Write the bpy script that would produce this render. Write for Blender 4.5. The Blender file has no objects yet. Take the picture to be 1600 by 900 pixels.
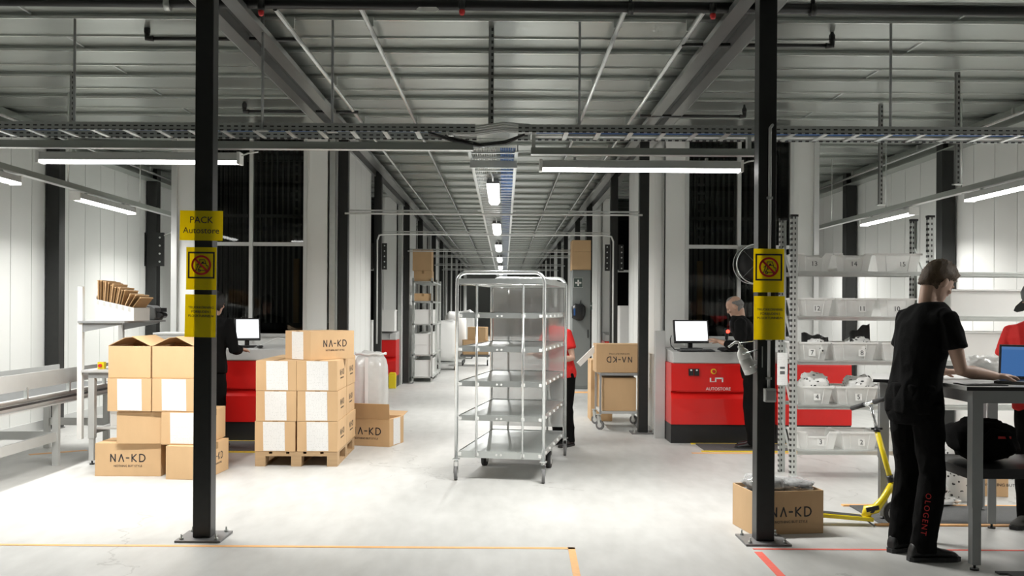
import bpy, bmesh, math, random
from mathutils import Vector, Matrix, noise, Euler
random.seed(7)
R = math.radians
sc = bpy.context.scene
col = sc.collection
# ------------------------------------------------------------------ camera, world, exposure
F, CX, CY, CAMH, ROLL = 1500.0, 788.0, 483.0, 1.55, R(0.35)
cam_d = bpy.data.cameras.new('camera')
cam = bpy.data.objects.new('camera', cam_d); col.objects.link(cam)
cam_d.sensor_fit = 'HORIZONTAL'; cam_d.sensor_width = 36.0; cam_d.lens = F / 1600 * 36.0
cam_d.shift_x = (800 - CX) / 1600; cam_d.shift_y = (CY - 450) / 1600
cam_d.clip_start = 0.05; cam_d.clip_end = 300
cam.matrix_world = Matrix.Translation((0, 0, CAMH)) @ Matrix.Rotation(R(90), 4, 'X') @ Matrix.Rotation(ROLL, 4, 'Z')
sc.camera = cam
world = bpy.data.worlds.new('world'); sc.world = world
world.use_nodes = True
world.node_tree.nodes['Background'].inputs[0].default_value = (0.9, 0.95, 1.0, 1)
world.node_tree.nodes['Background'].inputs[1].default_value = 0.06
sc.view_settings.view_transform = 'Standard'
sc.view_settings.look = 'None'
sc.view_settings.gamma = 1.0
sc.view_settings.use_curve_mapping = False
sc.view_settings.exposure = 0.55
sc.cycles.use_denoising = True
sc.cycles.max_bounces = 6
sc.cycles.diffuse_bounces = 4
sc.cycles.glossy_bounces = 3
sc.cycles.use_adaptive_sampling = True
sc.cycles.adaptive_threshold = 0.03
sc.cycles.transparent_max_bounces = 12
LAMP_W = 62.0        # watts of one long tube fitting
AISLE_W = 60.0       # watts of one aisle fitting
LAMP_COL = (1.0, 0.985, 0.95)

def P(u, v, Y):
    """world point at photo pixel (u,v) of the 1600x900 frame and distance Y from the camera"""
    du, dv = u - CX, v - CY
    c, s = math.cos(ROLL), math.sin(ROLL)
    u0, v0 = du * c + dv * s, -du * s + dv * c
    return Vector((u0 * Y / F, Y, CAMH - v0 * Y / F))
def FL(u, v):
    du, dv = u - CX, v - CY
    c, s = math.cos(ROLL), math.sin(ROLL)
    v0 = -du * s + dv * c
    p = P(u, v, CAMH * F / v0); p.z = 0
    return p

# ------------------------------------------------------------------ materials
def nodes(name):
    m = bpy.data.materials.new(name); m.use_nodes = True
    nt = m.node_tree
    return m, nt, nt.nodes['Principled BSDF']
def N(nt, t, **kw):
    n = nt.nodes.new(t)
    for k, v in kw.items():
        if k.startswith('i_'): n.inputs[k[2:]].default_value = v
        else: setattr(n, k, v)
    return n
def math_n(nt, op, a, b=None):
    n = nt.nodes.new('ShaderNodeMath'); n.operation = op
    for i, x in enumerate((a, b)):
        if x is None: continue
        if isinstance(x, (int, float)): n.inputs[i].default_value = x
        else: nt.links.new(x, n.inputs[i])
    return n.outputs[0]
def pm(name, c, rough=0.5, metal=0.0, var=0.08, scale=6.0, bump=0.0, bscale=80.0, stretch=(1, 1, 1), spec=0.5, coat=0.0):
    m, nt, b = nodes(name)
    tc = N(nt, 'ShaderNodeTexCoord'); mp = N(nt, 'ShaderNodeMapping'); mp.inputs['Scale'].default_value = stretch
    nt.links.new(tc.outputs['Object'], mp.inputs['Vector'])
    nz = N(nt, 'ShaderNodeTexNoise'); nz.inputs['Scale'].default_value = scale; nz.inputs['Detail'].default_value = 5
    nt.links.new(mp.outputs[0], nz.inputs['Vector'])
    mx = N(nt, 'ShaderNodeMixRGB', blend_type='MIX')
    mx.inputs[1].default_value = (*[max(0, x * (1 - var)) for x in c], 1)
    mx.inputs[2].default_value = (*[min(1, x * (1 + var)) for x in c], 1)
    nt.links.new(nz.outputs['Fac'], mx.inputs[0])
    nt.links.new(mx.outputs[0], b.inputs['Base Color'])
    b.inputs['Roughness'].default_value = rough; b.inputs['Metallic'].default_value = metal
    b.inputs['Specular IOR Level'].default_value = spec; b.inputs['Coat Weight'].default_value = coat
    if bump:
        n2 = N(nt, 'ShaderNodeTexNoise'); n2.inputs['Scale'].default_value = bscale; n2.inputs['Detail'].default_value = 3
        nt.links.new(mp.outputs[0], n2.inputs['Vector'])
        bp = N(nt, 'ShaderNodeBump'); bp.inputs['Strength'].default_value = bump; bp.inputs['Distance'].default_value = 0.01
        nt.links.new(n2.outputs['Fac'], bp.inputs['Height']); nt.links.new(bp.outputs[0], b.inputs['Normal'])
    return m
def emit(name, c, s):
    m, nt, b = nodes(name)
    b.inputs['Base Color'].default_value = (*c, 1); b.inputs['Emission Color'].default_value = (*c, 1)
    b.inputs['Emission Strength'].default_value = s; b.inputs['Roughness'].default_value = 0.4
    return m
def sheer(name, c, clear, gloss=0.08, rough=0.15, transl=0.4, var=0.1, scale=7):
    """thin plastic: part see-through, part diffuse, part gloss"""
    m = bpy.data.materials.new(name); m.use_nodes = True; nt = m.node_tree; nt.nodes.clear()
    out = N(nt, 'ShaderNodeOutputMaterial'); tr = N(nt, 'ShaderNodeBsdfTransparent')
    di = N(nt, 'ShaderNodeBsdfDiffuse'); tl = N(nt, 'ShaderNodeBsdfTranslucent'); gl = N(nt, 'ShaderNodeBsdfGlossy')
    di.inputs[0].default_value = tl.inputs[0].default_value = (*c, 1); gl.inputs['Roughness'].default_value = rough
    gl.inputs[0].default_value = (0.9, 0.9, 0.9, 1)
    a = N(nt, 'ShaderNodeMixShader'); b = N(nt, 'ShaderNodeMixShader'); d = N(nt, 'ShaderNodeMixShader')
    a.inputs[0].default_value = transl; nt.links.new(di.outputs[0], a.inputs[1]); nt.links.new(tl.outputs[0], a.inputs[2])
    nz = N(nt, 'ShaderNodeTexNoise'); nz.inputs['Scale'].default_value = scale
    tc = N(nt, 'ShaderNodeTexCoord'); nt.links.new(tc.outputs['Object'], nz.inputs['Vector'])
    f = math_n(nt, 'ADD', math_n(nt, 'MULTIPLY', math_n(nt, 'SUBTRACT', nz.outputs['Fac'], 0.5), var * 3), 1 - clear)
    nt.links.new(f, b.inputs[0]); nt.links.new(tr.outputs[0], b.inputs[1]); nt.links.new(a.outputs[0], b.inputs[2])
    d.inputs[0].default_value = gloss; nt.links.new(b.outputs[0], d.inputs[1]); nt.links.new(gl.outputs[0], d.inputs[2])
    nt.links.new(d.outputs[0], out.inputs[0])
    return m

M = {}
M['white_panel'] = pm('white_panel', (0.74, 0.75, 0.73), 0.42, 0.0, 0.03, 1.5, 0.02, 30)
M['seam'] = pm('seam', (0.30, 0.31, 0.30), 0.6)
M['deck'] = pm('galvanised_deck', (0.46, 0.49, 0.46), 0.36, 0.75, 0.12, 3.0, 0.03, 12, (0.3, 1, 1))
M['rib'] = pm('galvanised_rib', (0.50, 0.53, 0.50), 0.30, 0.8, 0.12, 2.0, 0.03, 10, (0.4, 2, 2))
M['galv'] = pm('galvanised_steel', (0.62, 0.64, 0.62), 0.34, 0.7, 0.12, 14, 0.03, 60)
M['zinc'] = pm('zinc_plated_steel', (0.66, 0.69, 0.68), 0.28, 0.75, 0.08, 9, 0.02, 60)
M['chrome'] = pm('bright_tube', (0.80, 0.82, 0.82), 0.2, 0.85, 0.04, 9)
M['beam'] = pm('beam_steel', (0.36, 0.37, 0.36), 0.3, 0.8, 0.2, 7, 0.03, 30, (1, 0.3, 1))
M['pipe_steel'] = pm('conduit_steel', (0.42, 0.43, 0.42), 0.25, 0.9, 0.1, 7)
M['lip'] = pm('lip_highlight', (0.85, 0.87, 0.85), 0.22, 0.9, 0.1, 5, 0.05, 6)  # highlight on the deck pan lips put into a paler colour; same steel otherwise
M['alu'] = pm('aluminium_profile', (0.70, 0.71, 0.70), 0.35, 0.5, 0.05, 6)
M['column'] = pm('dark_painted_steel', (0.018, 0.019, 0.018), 0.38, 0.1, 0.25, 20, 0.04, 140)
M['plate'] = pm('grey_base_plate', (0.20, 0.20, 0.20), 0.5, 0.4, 0.15, 20, 0.05, 90)
M['black'] = pm('black_plastic', (0.014, 0.014, 0.015), 0.42, 0, 0.2, 20)
M['pipe'] = pm('black_pipe', (0.016, 0.016, 0.016), 0.35, 0.2, 0.2, 10)
M['rubber'] = pm('rubber', (0.03, 0.03, 0.03), 0.7, 0, 0.2, 30)
M['grey_rubber'] = pm('grey_rubber', (0.16, 0.16, 0.16), 0.6, 0, 0.1, 30)
M['red'] = pm('red_lacquer', (0.66, 0.010, 0.008), 0.34, 0, 0.06, 5, 0, 80, coat=0.25)
M['red_part'] = pm('red_plastic', (0.55, 0.02, 0.02), 0.4)
M['grey_top'] = pm('grey_worktop', (0.48, 0.48, 0.47), 0.45, 0, 0.06, 20, 0.02, 160)
M['grey_frame'] = pm('grey_powder_coat', (0.33, 0.34, 0.34), 0.42, 0.15, 0.06, 12)
M['lt_frame'] = pm('light_grey_frame', (0.55, 0.56, 0.55), 0.4, 0.2, 0.06, 8)
M['card'] = pm('cardboard', (0.62, 0.41, 0.22), 0.75, 0, 0.07, 9, 0.06, 120, (1, 1, 0.35))
M['card_dark'] = pm('kraft_dark', (0.36, 0.22, 0.10), 0.8, 0, 0.15, 9, 0.06, 120)
M['ink'] = pm('black_ink', (0.025, 0.025, 0.03), 0.6)
M['wood'] = pm('pallet_wood', (0.46, 0.31, 0.17), 0.75, 0, 0.25, 14, 0.15, 50, (0.25, 3, 3))
M['white'] = pm('white_plastic', (0.80, 0.80, 0.78), 0.4, 0, 0.03, 6)
M['offwhite'] = pm('off_white_shell', (0.62, 0.62, 0.60), 0.42, 0, 0.04, 6)
M['orange_tape'] = pm('orange_floor_tape', (0.80, 0.43, 0.16), 0.55, 0, 0.18, 25)
M['red_tape'] = pm('red_floor_tape', (0.80, 0.13, 0.09), 0.55, 0, 0.15, 25)
M['yellow_edge'] = pm('yellow_edging', (0.78, 0.56, 0.04), 0.55, 0, 0.15, 25)
M['mat'] = pm('dark_floor_mat', (0.085, 0.087, 0.087), 0.8, 0, 0.15, 40, 0.3, 160)
M['yellow'] = pm('yellow_lacquer', (0.80, 0.62, 0.01), 0.32, 0, 0.05, 8, coat=0.3)
M['yellow_bright'] = pm('yellow_paint', (0.80, 0.65, 0.02), 0.4)
M['skin'] = pm('skin', (0.56, 0.36, 0.27), 0.5, 0, 0.10, 14, 0.05, 90)
M['skin_dark'] = pm('skin_tan', (0.46, 0.28, 0.20), 0.5, 0, 0.10, 14, 0.05, 90)
M['hair'] = pm('brown_hair', (0.10, 0.062, 0.032), 0.55, 0, 0.45, 60, 0.5, 220, (1, 1, 0.25))
M['hair_black'] = pm('black_hair', (0.012, 0.011, 0.011), 0.5, 0, 0.4, 60, 0.5, 220, (1, 1, 0.25))
M['hair_grey'] = pm('grey_hair', (0.16, 0.155, 0.15), 0.6, 0, 0.4, 70, 0.5, 220, (1, 1, 0.25))
M['black_cloth'] = pm('black_jersey', (0.006, 0.006, 0.006), 0.95, 0, 0.25, 14, 0.15, 90, spec=0.12)
M['black_twill'] = pm('black_twill', (0.005, 0.005, 0.005), 0.95, 0, 0.25, 14, 0.15, 150, spec=0.12)
M['red_cloth'] = pm('red_polo_cloth', (0.62, 0.012, 0.010), 0.8, 0, 0.12, 10, 0.15, 120)
M['shoe'] = pm('black_leather', (0.012, 0.012, 0.012), 0.45, 0, 0.2, 20, 0.1, 60)
M['boot'] = pm('grey_boot', (0.10, 0.098, 0.09), 0.75, 0, 0.2, 30, 0.2, 120)
M['eye'] = pm('eye', (0.08, 0.07, 0.06), 0.2)
M['orange_wood'] = pm('wood_board', (0.66, 0.40, 0.18), 0.7, 0, 0.15, 9, 0.08, 60, (1, 1, 0.2))
M['dark_room'] = pm('dark_interior', (0.035, 0.035, 0.034), 0.8)
M['grid_post'] = pm('grid_aluminium', (0.34, 0.33, 0.31), 0.5, 0.4)
M['blue_cable'] = pm('blue_cable', (0.05, 0.15, 0.42), 0.5)
M['white_cable'] = pm('white_cable', (0.70, 0.71, 0.70), 0.5)
M['grey_cabinet'] = pm('grey_cabinet', (0.22, 0.235, 0.23), 0.45, 0.1, 0.05, 6)
M['dark_grey'] = pm('dark_grey_plastic', (0.12, 0.125, 0.125), 0.5, 0, 0.1, 10)
M['green_sign'] = pm('first_aid_sign', (0.06, 0.085, 0.075), 0.5)
M['blue'] = pm('blue_plastic', (0.03, 0.11, 0.33), 0.4)
M['garment'] = pm('folded_grey_garments', (0.17, 0.17, 0.165), 0.8, 0, 0.3, 14, 0.2, 60)
M['bin'] = sheer('frosted_bin', (0.93, 0.93, 0.91), 0.12, 0.05, 0.3, 0.5, 0.05)
M['bag_film'] = sheer('clear_film', (0.85, 0.86, 0.86), 0.72, 0.16, 0.08, 0.3, 0.15, 9)
M['white_bag'] = sheer('white_bag_film', (0.88, 0.88, 0.86), 0.22, 0.08, 0.2, 0.4, 0.08, 8)
M['cart_sheet'] = sheer('hazy_plastic_sheet', (0.80, 0.82, 0.81), 0.60, 0.10, 0.06, 0.3, 0.06, 2)
M['clear_cup'] = sheer('clear_cup', (0.3, 0.3, 0.3), 0.7, 0.15, 0.05, 0.3)
M['lamp'] = emit('lamp_diffuser', (1.0, 0.99, 0.965), 7.0)
M['aisle_lamp'] = emit('aisle_lamp_diffuser', (1.0, 0.99, 0.965), 7.0)
M['red_led'] = emit('red_led', (1.0, 0.05, 0.03), 3.0)

def make_paper_yellow():
    m = bpy.data.materials.new('yellow_laminated_paper'); m.use_nodes = True; nt = m.node_tree; nt.nodes.clear()
    out = N(nt, 'ShaderNodeOutputMaterial'); di = N(nt, 'ShaderNodeBsdfDiffuse'); tl = N(nt, 'ShaderNodeBsdfTranslucent'); gl = N(nt, 'ShaderNodeBsdfGlossy')
    c = (0.90, 0.76, 0.01, 1); di.inputs[0].default_value = c; tl.inputs[0].default_value = c; gl.inputs['Roughness'].default_value = 0.25
    a = N(nt, 'ShaderNodeMixShader'); a.inputs[0].default_value = 0.5; b = N(nt, 'ShaderNodeMixShader'); b.inputs[0].default_value = 0.04
    nt.links.new(di.outputs[0], a.inputs[1]); nt.links.new(tl.outputs[0], a.inputs[2])
    nt.links.new(a.outputs[0], b.inputs[1]); nt.links.new(gl.outputs[0], b.inputs[2]); nt.links.new(b.outputs[0], out.inputs[0])
    return m
M['yellow_paper'] = make_paper_yellow()

def make_concrete():
    m, nt, b = nodes('polished_concrete')
    tc = N(nt, 'ShaderNodeTexCoord')
    big = N(nt, 'ShaderNodeTexNoise'); big.inputs['Scale'].default_value = 0.55; big.inputs['Detail'].default_value = 8; big.inputs['Roughness'].default_value = 0.62
    sm = N(nt, 'ShaderNodeTexNoise'); sm.inputs['Scale'].default_value = 9; sm.inputs['Detail'].default_value = 6
    mp = N(nt, 'ShaderNodeMapping'); mp.inputs['Scale'].default_value = (1, 0.35, 1)
    nt.links.new(tc.outputs['Object'], mp.inputs[0])
    for n in (big, sm): nt.links.new(mp.outputs[0], n.inputs['Vector'])
    mx = N(nt, 'ShaderNodeMixRGB'); mx.inputs[1].default_value = (0.34, 0.34, 0.325, 1); mx.inputs[2].default_value = (0.64, 0.64, 0.62, 1)
    f = math_n(nt, 'ADD', math_n(nt, 'MULTIPLY', big.outputs['Fac'], 1.0), math_n(nt, 'MULTIPLY', math_n(nt, 'SUBTRACT', sm.outputs['Fac'], 0.5), 0.55))
    nt.links.new(f, mx.inputs[0])
    # hairline cracks: thin voronoi edges, only where a large noise lets them show
    vo = N(nt, 'ShaderNodeTexVoronoi'); vo.feature = 'DISTANCE_TO_EDGE'; vo.inputs['Scale'].default_value = 0.32
    wob = N(nt, 'ShaderNodeTexNoise'); wob.inputs['Scale'].default_value = 2.2; wob.inputs['Detail'].default_value = 6
    nt.links.new(tc.outputs['Object'], wob.inputs['Vector'])
    vm = N(nt, 'ShaderNodeVectorMath'); vm.operation = 'MULTIPLY_ADD'
    nt.links.new(wob.outputs['Color'], vm.inputs[0]); vm.inputs[1].default_value = (0.9, 0.9, 0); nt.links.new(tc.outputs['Object'], vm.inputs[2])
    nt.links.new(vm.outputs[0], vo.inputs['Vector'])
    cr = math_n(nt, 'LESS_THAN', vo.outputs['Distance'], 0.0022)
    msk = N(nt, 'ShaderNodeTexNoise'); msk.inputs['Scale'].default_value = 0.4; nt.links.new(tc.outputs['Object'], msk.inputs['Vector'])
    cr = math_n(nt, 'MULTIPLY', cr, math_n(nt, 'GREATER_THAN', msk.outputs['Fac'], 0.5))
    m2 = N(nt, 'ShaderNodeMixRGB'); m2.inputs[2].default_value = (0.24, 0.235, 0.225, 1)
    nt.links.new(math_n(nt, 'MULTIPLY', cr, 0.4), m2.inputs[0]); nt.links.new(mx.outputs[0], m2.inputs[1]); nt.links.new(m2.outputs[0], b.inputs['Base Color'])
    rr = N(nt, 'ShaderNodeMapRange'); rr.inputs['To Min'].default_value = 0.34; rr.inputs['To Max'].default_value = 0.62
    nt.links.new(big.outputs['Fac'], rr.inputs[0]); nt.links.new(rr.outputs[0], b.inputs['Roughness'])
    bp = N(nt, 'ShaderNodeBump'); bp.inputs['Strength'].default_value = 0.05; bp.inputs['Distance'].default_value = 0.01
    nt.links.new(sm.outputs['Fac'], bp.inputs['Height']); nt.links.new(bp.outputs[0], b.inputs['Normal'])
    return m
M['concrete'] = make_concrete()

def make_label():
    """white paper sheet with faint printed lines"""
    m, nt, b = nodes('printed_sheet')
    tc = N(nt, 'ShaderNodeTexCoord'); sp = N(nt, 'ShaderNodeSeparateXYZ'); nt.links.new(tc.outputs['Generated'], sp.inputs[0])
    z = math_n(nt, 'MULTIPLY', sp.outputs[2], 19.0)
    line = math_n(nt, 'LESS_THAN', math_n(nt, 'FRACT', z), 0.3)
    nz = N(nt, 'ShaderNodeTexNoise'); nz.inputs['Scale'].default_value = 13
    mp = N(nt, 'ShaderNodeMapping'); mp.inputs['Scale'].default_value = (1.3, 1.3, 0.8); nt.links.new(tc.outputs['Generated'], mp.inputs[0]); nt.links.new(mp.outputs[0], nz.inputs['Vector'])
    k = math_n(nt, 'MULTIPLY', line, math_n(nt, 'GREATER_THAN', nz.outputs['Fac'], 0.54))
    mx = N(nt, 'ShaderNodeMixRGB'); mx.inputs[1].default_value = (0.80, 0.80, 0.79, 1); mx.inputs[2].default_value = (0.66, 0.66, 0.65, 1)
    nt.links.new(k, mx.inputs[0]); nt.links.new(mx.outputs[0], b.inputs['Base Color']); b.inputs['Roughness'].default_value = 0.55
    return m
M['label'] = make_label()

def make_mailer():
    """white poly mailer printed with slanting black marks"""
    m, nt, b = nodes('printed_mailer')
    tc = N(nt, 'ShaderNodeTexCoord'); mp = N(nt, 'ShaderNodeMapping'); mp.inputs['Rotation'].default_value = (0.7, 0.2, 0.8); mp.inputs['Scale'].default_value = (10, 24, 17)
    nt.links.new(tc.outputs['Object'], mp.inputs[0])
    vo = N(nt, 'ShaderNodeTexVoronoi'); vo.inputs['Scale'].default_value = 1.7; vo.inputs['Randomness'].default_value = 0.35; nt.links.new(mp.outputs[0], vo.inputs['Vector'])
    dots = math_n(nt, 'LESS_THAN', vo.outputs['Distance'], 0.3)
    br = N(nt, 'ShaderNodeTexNoise'); br.inputs['Scale'].default_value = 1.2; br.inputs['Detail'].default_value = 1; nt.links.new(mp.outputs[0], br.inputs['Vector'])
    k = math_n(nt, 'MULTIPLY', dots, math_n(nt, 'GREATER_THAN', br.outputs['Fac'], 0.44))
    mx = N(nt, 'ShaderNodeMixRGB'); mx.inputs[1].default_value = (0.80, 0.80, 0.78, 1); mx.inputs[2].default_value = (0.03, 0.03, 0.03, 1)
    nt.links.new(k, mx.inputs[0]); nt.links.new(mx.outputs[0], b.inputs['Base Color']); b.inputs['Roughness'].default_value = 0.3
    return m
M['mailer'] = make_mailer()

def make_perf(name, base, axis, period, duty, cross=None, rough=0.35, metal=0.6):
    """galvanised section with rows of punched slots (fine relief)"""
    m, nt, b = nodes(name)
    tc = N(nt, 'ShaderNodeTexCoord'); sp = N(nt, 'ShaderNodeSeparateXYZ'); nt.links.new(tc.outputs['Object'], sp.inputs[0])
    k = math_n(nt, 'LESS_THAN', math_n(nt, 'FRACT', math_n(nt, 'MULTIPLY', sp.outputs[axis], 1 / period)), duty)
    if cross:
        ax, per, dt = cross
        k = math_n(nt, 'MULTIPLY', k, math_n(nt, 'LESS_THAN', math_n(nt, 'FRACT', math_n(nt, 'MULTIPLY', sp.outputs[ax], 1 / per)), dt))
    mx = N(nt, 'ShaderNodeMixRGB'); mx.inputs[1].default_value = (*base, 1); mx.inputs[2].default_value = (0.03, 0.03, 0.03, 1)
    nt.links.new(k, mx.inputs[0]); nt.links.new(mx.outputs[0], b.inputs['Base Color'])
    nt.links.new(math_n(nt, 'MULTIPLY', math_n(nt, 'SUBTRACT', 1.0, k), metal), b.inputs['Metallic'])
    b.inputs['Roughness'].default_value = rough
    return m
M['upright'] = make_perf('perforated_upright', (0.62, 0.64, 0.62), 2, 0.05, 0.45, (0, 0.03, 0.4))
M['tray_rail'] = make_perf('slotted_tray_rail', (0.50, 0.52, 0.51), 0, 0.055, 0.55, (2, 0.03, 0.35))
M['strut'] = make_perf('slotted_strut', (0.34, 0.35, 0.34), 2, 0.05, 0.5, (0, 0.04, 0.4))
def make_screen(name, c1, c2, s):
    m, nt, b = nodes(name)
    tc = N(nt, 'ShaderNodeTexCoord'); sp = N(nt, 'ShaderNodeSeparateXYZ'); nt.links.new(tc.outputs['Generated'], sp.inputs[0])
    bar = math_n(nt, 'GREATER_THAN', sp.outputs[2], 0.9)
    bx = math_n(nt, 'LESS_THAN', math_n(nt, 'ABSOLUTE', math_n(nt, 'SUBTRACT', sp.outputs[0], 0.5)), 0.05)
    bz = math_n(nt, 'LESS_THAN', math_n(nt, 'ABSOLUTE', math_n(nt, 'SUBTRACT', sp.outputs[2], 0.62)), 0.07)
    k = math_n(nt, 'MAXIMUM', bar, math_n(nt, 'MULTIPLY', bx, bz))
    mx = N(nt, 'ShaderNodeMixRGB'); mx.inputs[1].default_value = (*c1, 1); mx.inputs[2].default_value = (*c2, 1)
    nt.links.new(k, mx.inputs[0]); nt.links.new(mx.outputs[0], b.inputs['Emission Color']); b.inputs['Emission Strength'].default_value = s
    b.inputs['Base Color'].default_value = (0.02, 0.02, 0.02, 1); b.inputs['Roughness'].default_value = 0.2
    return m
M['screen'] = make_screen('lit_screen', (0.95, 0.97, 1.0), (0.75, 0.77, 0.80), 1.1)
M['laptop_screen'] = make_screen('blue_screen', (0.06, 0.17, 0.42), (0.10, 0.22, 0.46), 0.55)
def make_glass():
    m = bpy.data.materials.new('window_glass'); m.use_nodes = True; nt = m.node_tree; nt.nodes.clear()
    out = N(nt, 'ShaderNodeOutputMaterial'); tr = N(nt, 'ShaderNodeBsdfTransparent'); gl = N(nt, 'ShaderNodeBsdfGlossy'); mx = N(nt, 'ShaderNodeMixShader')
    tr.inputs[0].default_value = (0.62, 0.64, 0.63, 1); gl.inputs['Roughness'].default_value = 0.02
    fr = N(nt, 'ShaderNodeFresnel'); fr.inputs[0].default_value = 1.5
    nt.links.new(fr.outputs[0], mx.inputs[0]); nt.links.new(tr.outputs[0], mx.inputs[1]); nt.links.new(gl.outputs[0], mx.inputs[2]); nt.links.new(mx.outputs[0], out.inputs[0])
    return m
M['glass'] = make_glass()

# ------------------------------------------------------------------ mesh helpers
class MB:
    def __init__(s, X=None): s.v = []; s.f = []; s.mi = []; s.sm = []; s.X = X
    def add(s, vs, fs, mi=0, smooth=False):
        o = len(s.v)
        s.v += [tuple(s.X @ Vector(v)) if s.X is not None else tuple(v) for v in vs]
        for f in fs: s.f.append([i + o for i in f]); s.mi.append(mi); s.sm.append(smooth)
        return s
    def box(s, c, d, mi=0, rz=0.0, rot=None):
        x, y, z = d[0] / 2, d[1] / 2, d[2] / 2
        vs = [Vector((a, b, e)) for e in (-z, z) for b in (-y, y) for a in (-x, x)]
        m = rot.to_3x3() if rot is not None else Matrix.Rotation(rz, 3, 'Z')
        vs = [m @ v + Vector(c) for v in vs]
        return s.add(vs, [(0, 2, 3, 1), (4, 5, 7, 6), (0, 1, 5, 4), (2, 6, 7, 3), (0, 4, 6, 2), (1, 3, 7, 5)], mi)
    def bx(s, x0, x1, y0, y1, z0, z1, mi=0):
        return s.box(((x0 + x1) / 2, (y0 + y1) / 2, (z0 + z1) / 2), (abs(x1 - x0), abs(y1 - y0), abs(z1 - z0)), mi)
    def bar(s, p0, p1, w, h, up=(0, 0, 1), mi=0):
        p0, p1 = Vector(p0), Vector(p1); t = (p1 - p0).normalized(); u = Vector(up)
        if abs(t.dot(u)) > 0.98: u = Vector((0, 1, 0))
        a = t.cross(u).normalized(); b = a.cross(t).normalized()
        vs = [p + a * i * w / 2 + b * j * h / 2 for p in (p0, p1) for j in (-1, 1) for i in (-1, 1)]
        return s.add(vs, [(0, 1, 3, 2), (4, 6, 7, 5), (0, 4, 5, 1), (2, 3, 7, 6), (0, 2, 6, 4), (1, 5, 7, 3)], mi)
    def tube(s, pts, r, n=8, mi=0, cap=True, flat=(1, 1)):
        pts = [Vector(p) for p in pts]; rs = r if isinstance(r, (list, tuple)) else [r] * len(pts)
        t0 = (pts[1] - pts[0]).normalized()
        a = t0.orthogonal().normalized()
        if abs(t0.z) < 0.9: a = Vector((0, 0, 1)).cross(t0).normalized()
        vs = []; prev = t0
        for i, p in enumerate(pts):
            if i == 0: t = t0
            elif i == len(pts) - 1: t = (p - pts[i - 1]).normalized()
            else: t = ((p - pts[i - 1]).normalized() + (pts[i + 1] - p).normalized()).normalized()
            a = (prev.rotation_difference(t) @ a); a = (a - t * a.dot(t)).normalized(); b = t.cross(a); prev = t
            for k in range(n):
                an = 2 * math.pi * (k + 0.5) / n
                vs.append(p + (a * math.cos(an) * flat[0] + b * math.sin(an) * flat[1]) * rs[i])
        fs = []
        for i in range(len(pts) - 1):
            for k in range(n):
                fs.append((i * n + k, i * n + (k + 1) % n, (i + 1) * n + (k + 1) % n, (i + 1) * n + k))
        s.add(vs, fs, mi, True)
        if cap:
            o = len(s.v) - len(vs)
            s.f.append([o + k for k in range(n)][::-1]); s.mi.append(mi); s.sm.append(False)
            s.f.append([o + (len(pts) - 1) * n + k for k in range(n)]); s.mi.append(mi); s.sm.append(False)
        return s
    def cyl(s, p0, p1, r, n=14, mi=0, r1=None): return s.tube([p0, p1], [r, r if r1 is None else r1], n, mi)
    def prism(s, poly, h, axis='z', at=0.0, mi=0):
        """polygon (a,b) extruded along axis from at to at+h; axis y maps (a,b)->(x,z), x maps ->(y,z)"""
        def q(a, b, t): return {'z': (a, b, t), 'y': (a, t, b), 'x': (t, a, b)}[axis]
        n = len(poly); ar = sum(poly[i][0] * poly[(i + 1) % n][1] - poly[(i + 1) % n][0] * poly[i][1] for i in range(n))
        if (ar < 0) != (axis == 'y'): poly = poly[::-1]
        vs = [q(a, b, at) for a, b in poly] + [q(a, b, at + h) for a, b in poly]
        fs = [tuple(range(n))[::-1], tuple(range(n, 2 * n))] + [(i, (i + 1) % n, n + (i + 1) % n, n + i) for i in range(n)]
        return s.add(vs, fs, mi)
    def lathe(s, prof, c=(0, 0, 0), n=20, mi=0, rot=None):
        vs = []; c = Vector(c); m = rot.to_3x3() if rot is not None else Matrix.Identity(3)
        for r, z in prof:
            for k in range(n):
                a = 2 * math.pi * k / n; vs.append(m @ Vector((r * math.cos(a), r * math.sin(a), z)) + c)
        fs = []
        for i in range(len(prof) - 1):
            for k in range(n): fs.append((i * n + k, i * n + (k + 1) % n, (i + 1) * n + (k + 1) % n, (i + 1) * n + k))
        s.add(vs, fs, mi, True)
        o = len(s.v) - len(vs)
        for fc in ([o + k for k in range(n)][::-1], [o + (len(prof) - 1) * n + k for k in range(n)]): s.f.append(fc); s.mi.append(mi); s.sm.append(False)
        return s
    def strokes(s, polys, w, thick=0.0008, mi=0):
        """flat strokes in the local XZ plane facing -Y"""
        for pl in polys:
            for (a, b) in zip(pl[:-1], pl[1:]):
                d = Vector((b[0] - a[0], b[1] - a[1])); L = d.length
                if L < 1e-6: continue
                d /= L; nrm = Vector((-d.y, d.x)) * w / 2; e = d * w * 0.3
                q = [(a[0] - e.x + nrm.x, a[1] - e.y + nrm.y), (b[0] + e.x + nrm.x, b[1] + e.y + nrm.y), (b[0] + e.x - nrm.x, b[1] + e.y - nrm.y), (a[0] - e.x - nrm.x, a[1] - e.y - nrm.y)]
                s.prism(q, thick, 'y', -thick, mi)
        return s
    def mesh(s, name, mats):
        me = bpy.data.meshes.new(name); me.from_pydata(s.v, [], s.f)
        for m in (mats if isinstance(mats, (list, tuple)) else [mats]): me.materials.append(M[m] if isinstance(m, str) else m)
        me.polygons.foreach_set('material_index', s.mi); me.polygons.foreach_set('use_smooth', s.sm); me.update()
        return me
    def build(s, name, mats, parent=None, bevel=0.0):
        o = bpy.data.objects.new(name, s.mesh(name, mats)); col.objects.link(o)
        if parent is not None: o.parent = parent
        if bevel:
            b = o.modifiers.new('bevel', 'BEVEL'); b.width = bevel; b.segments = 2; b.limit_method = 'ANGLE'
        return o
LABELS = {}
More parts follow.
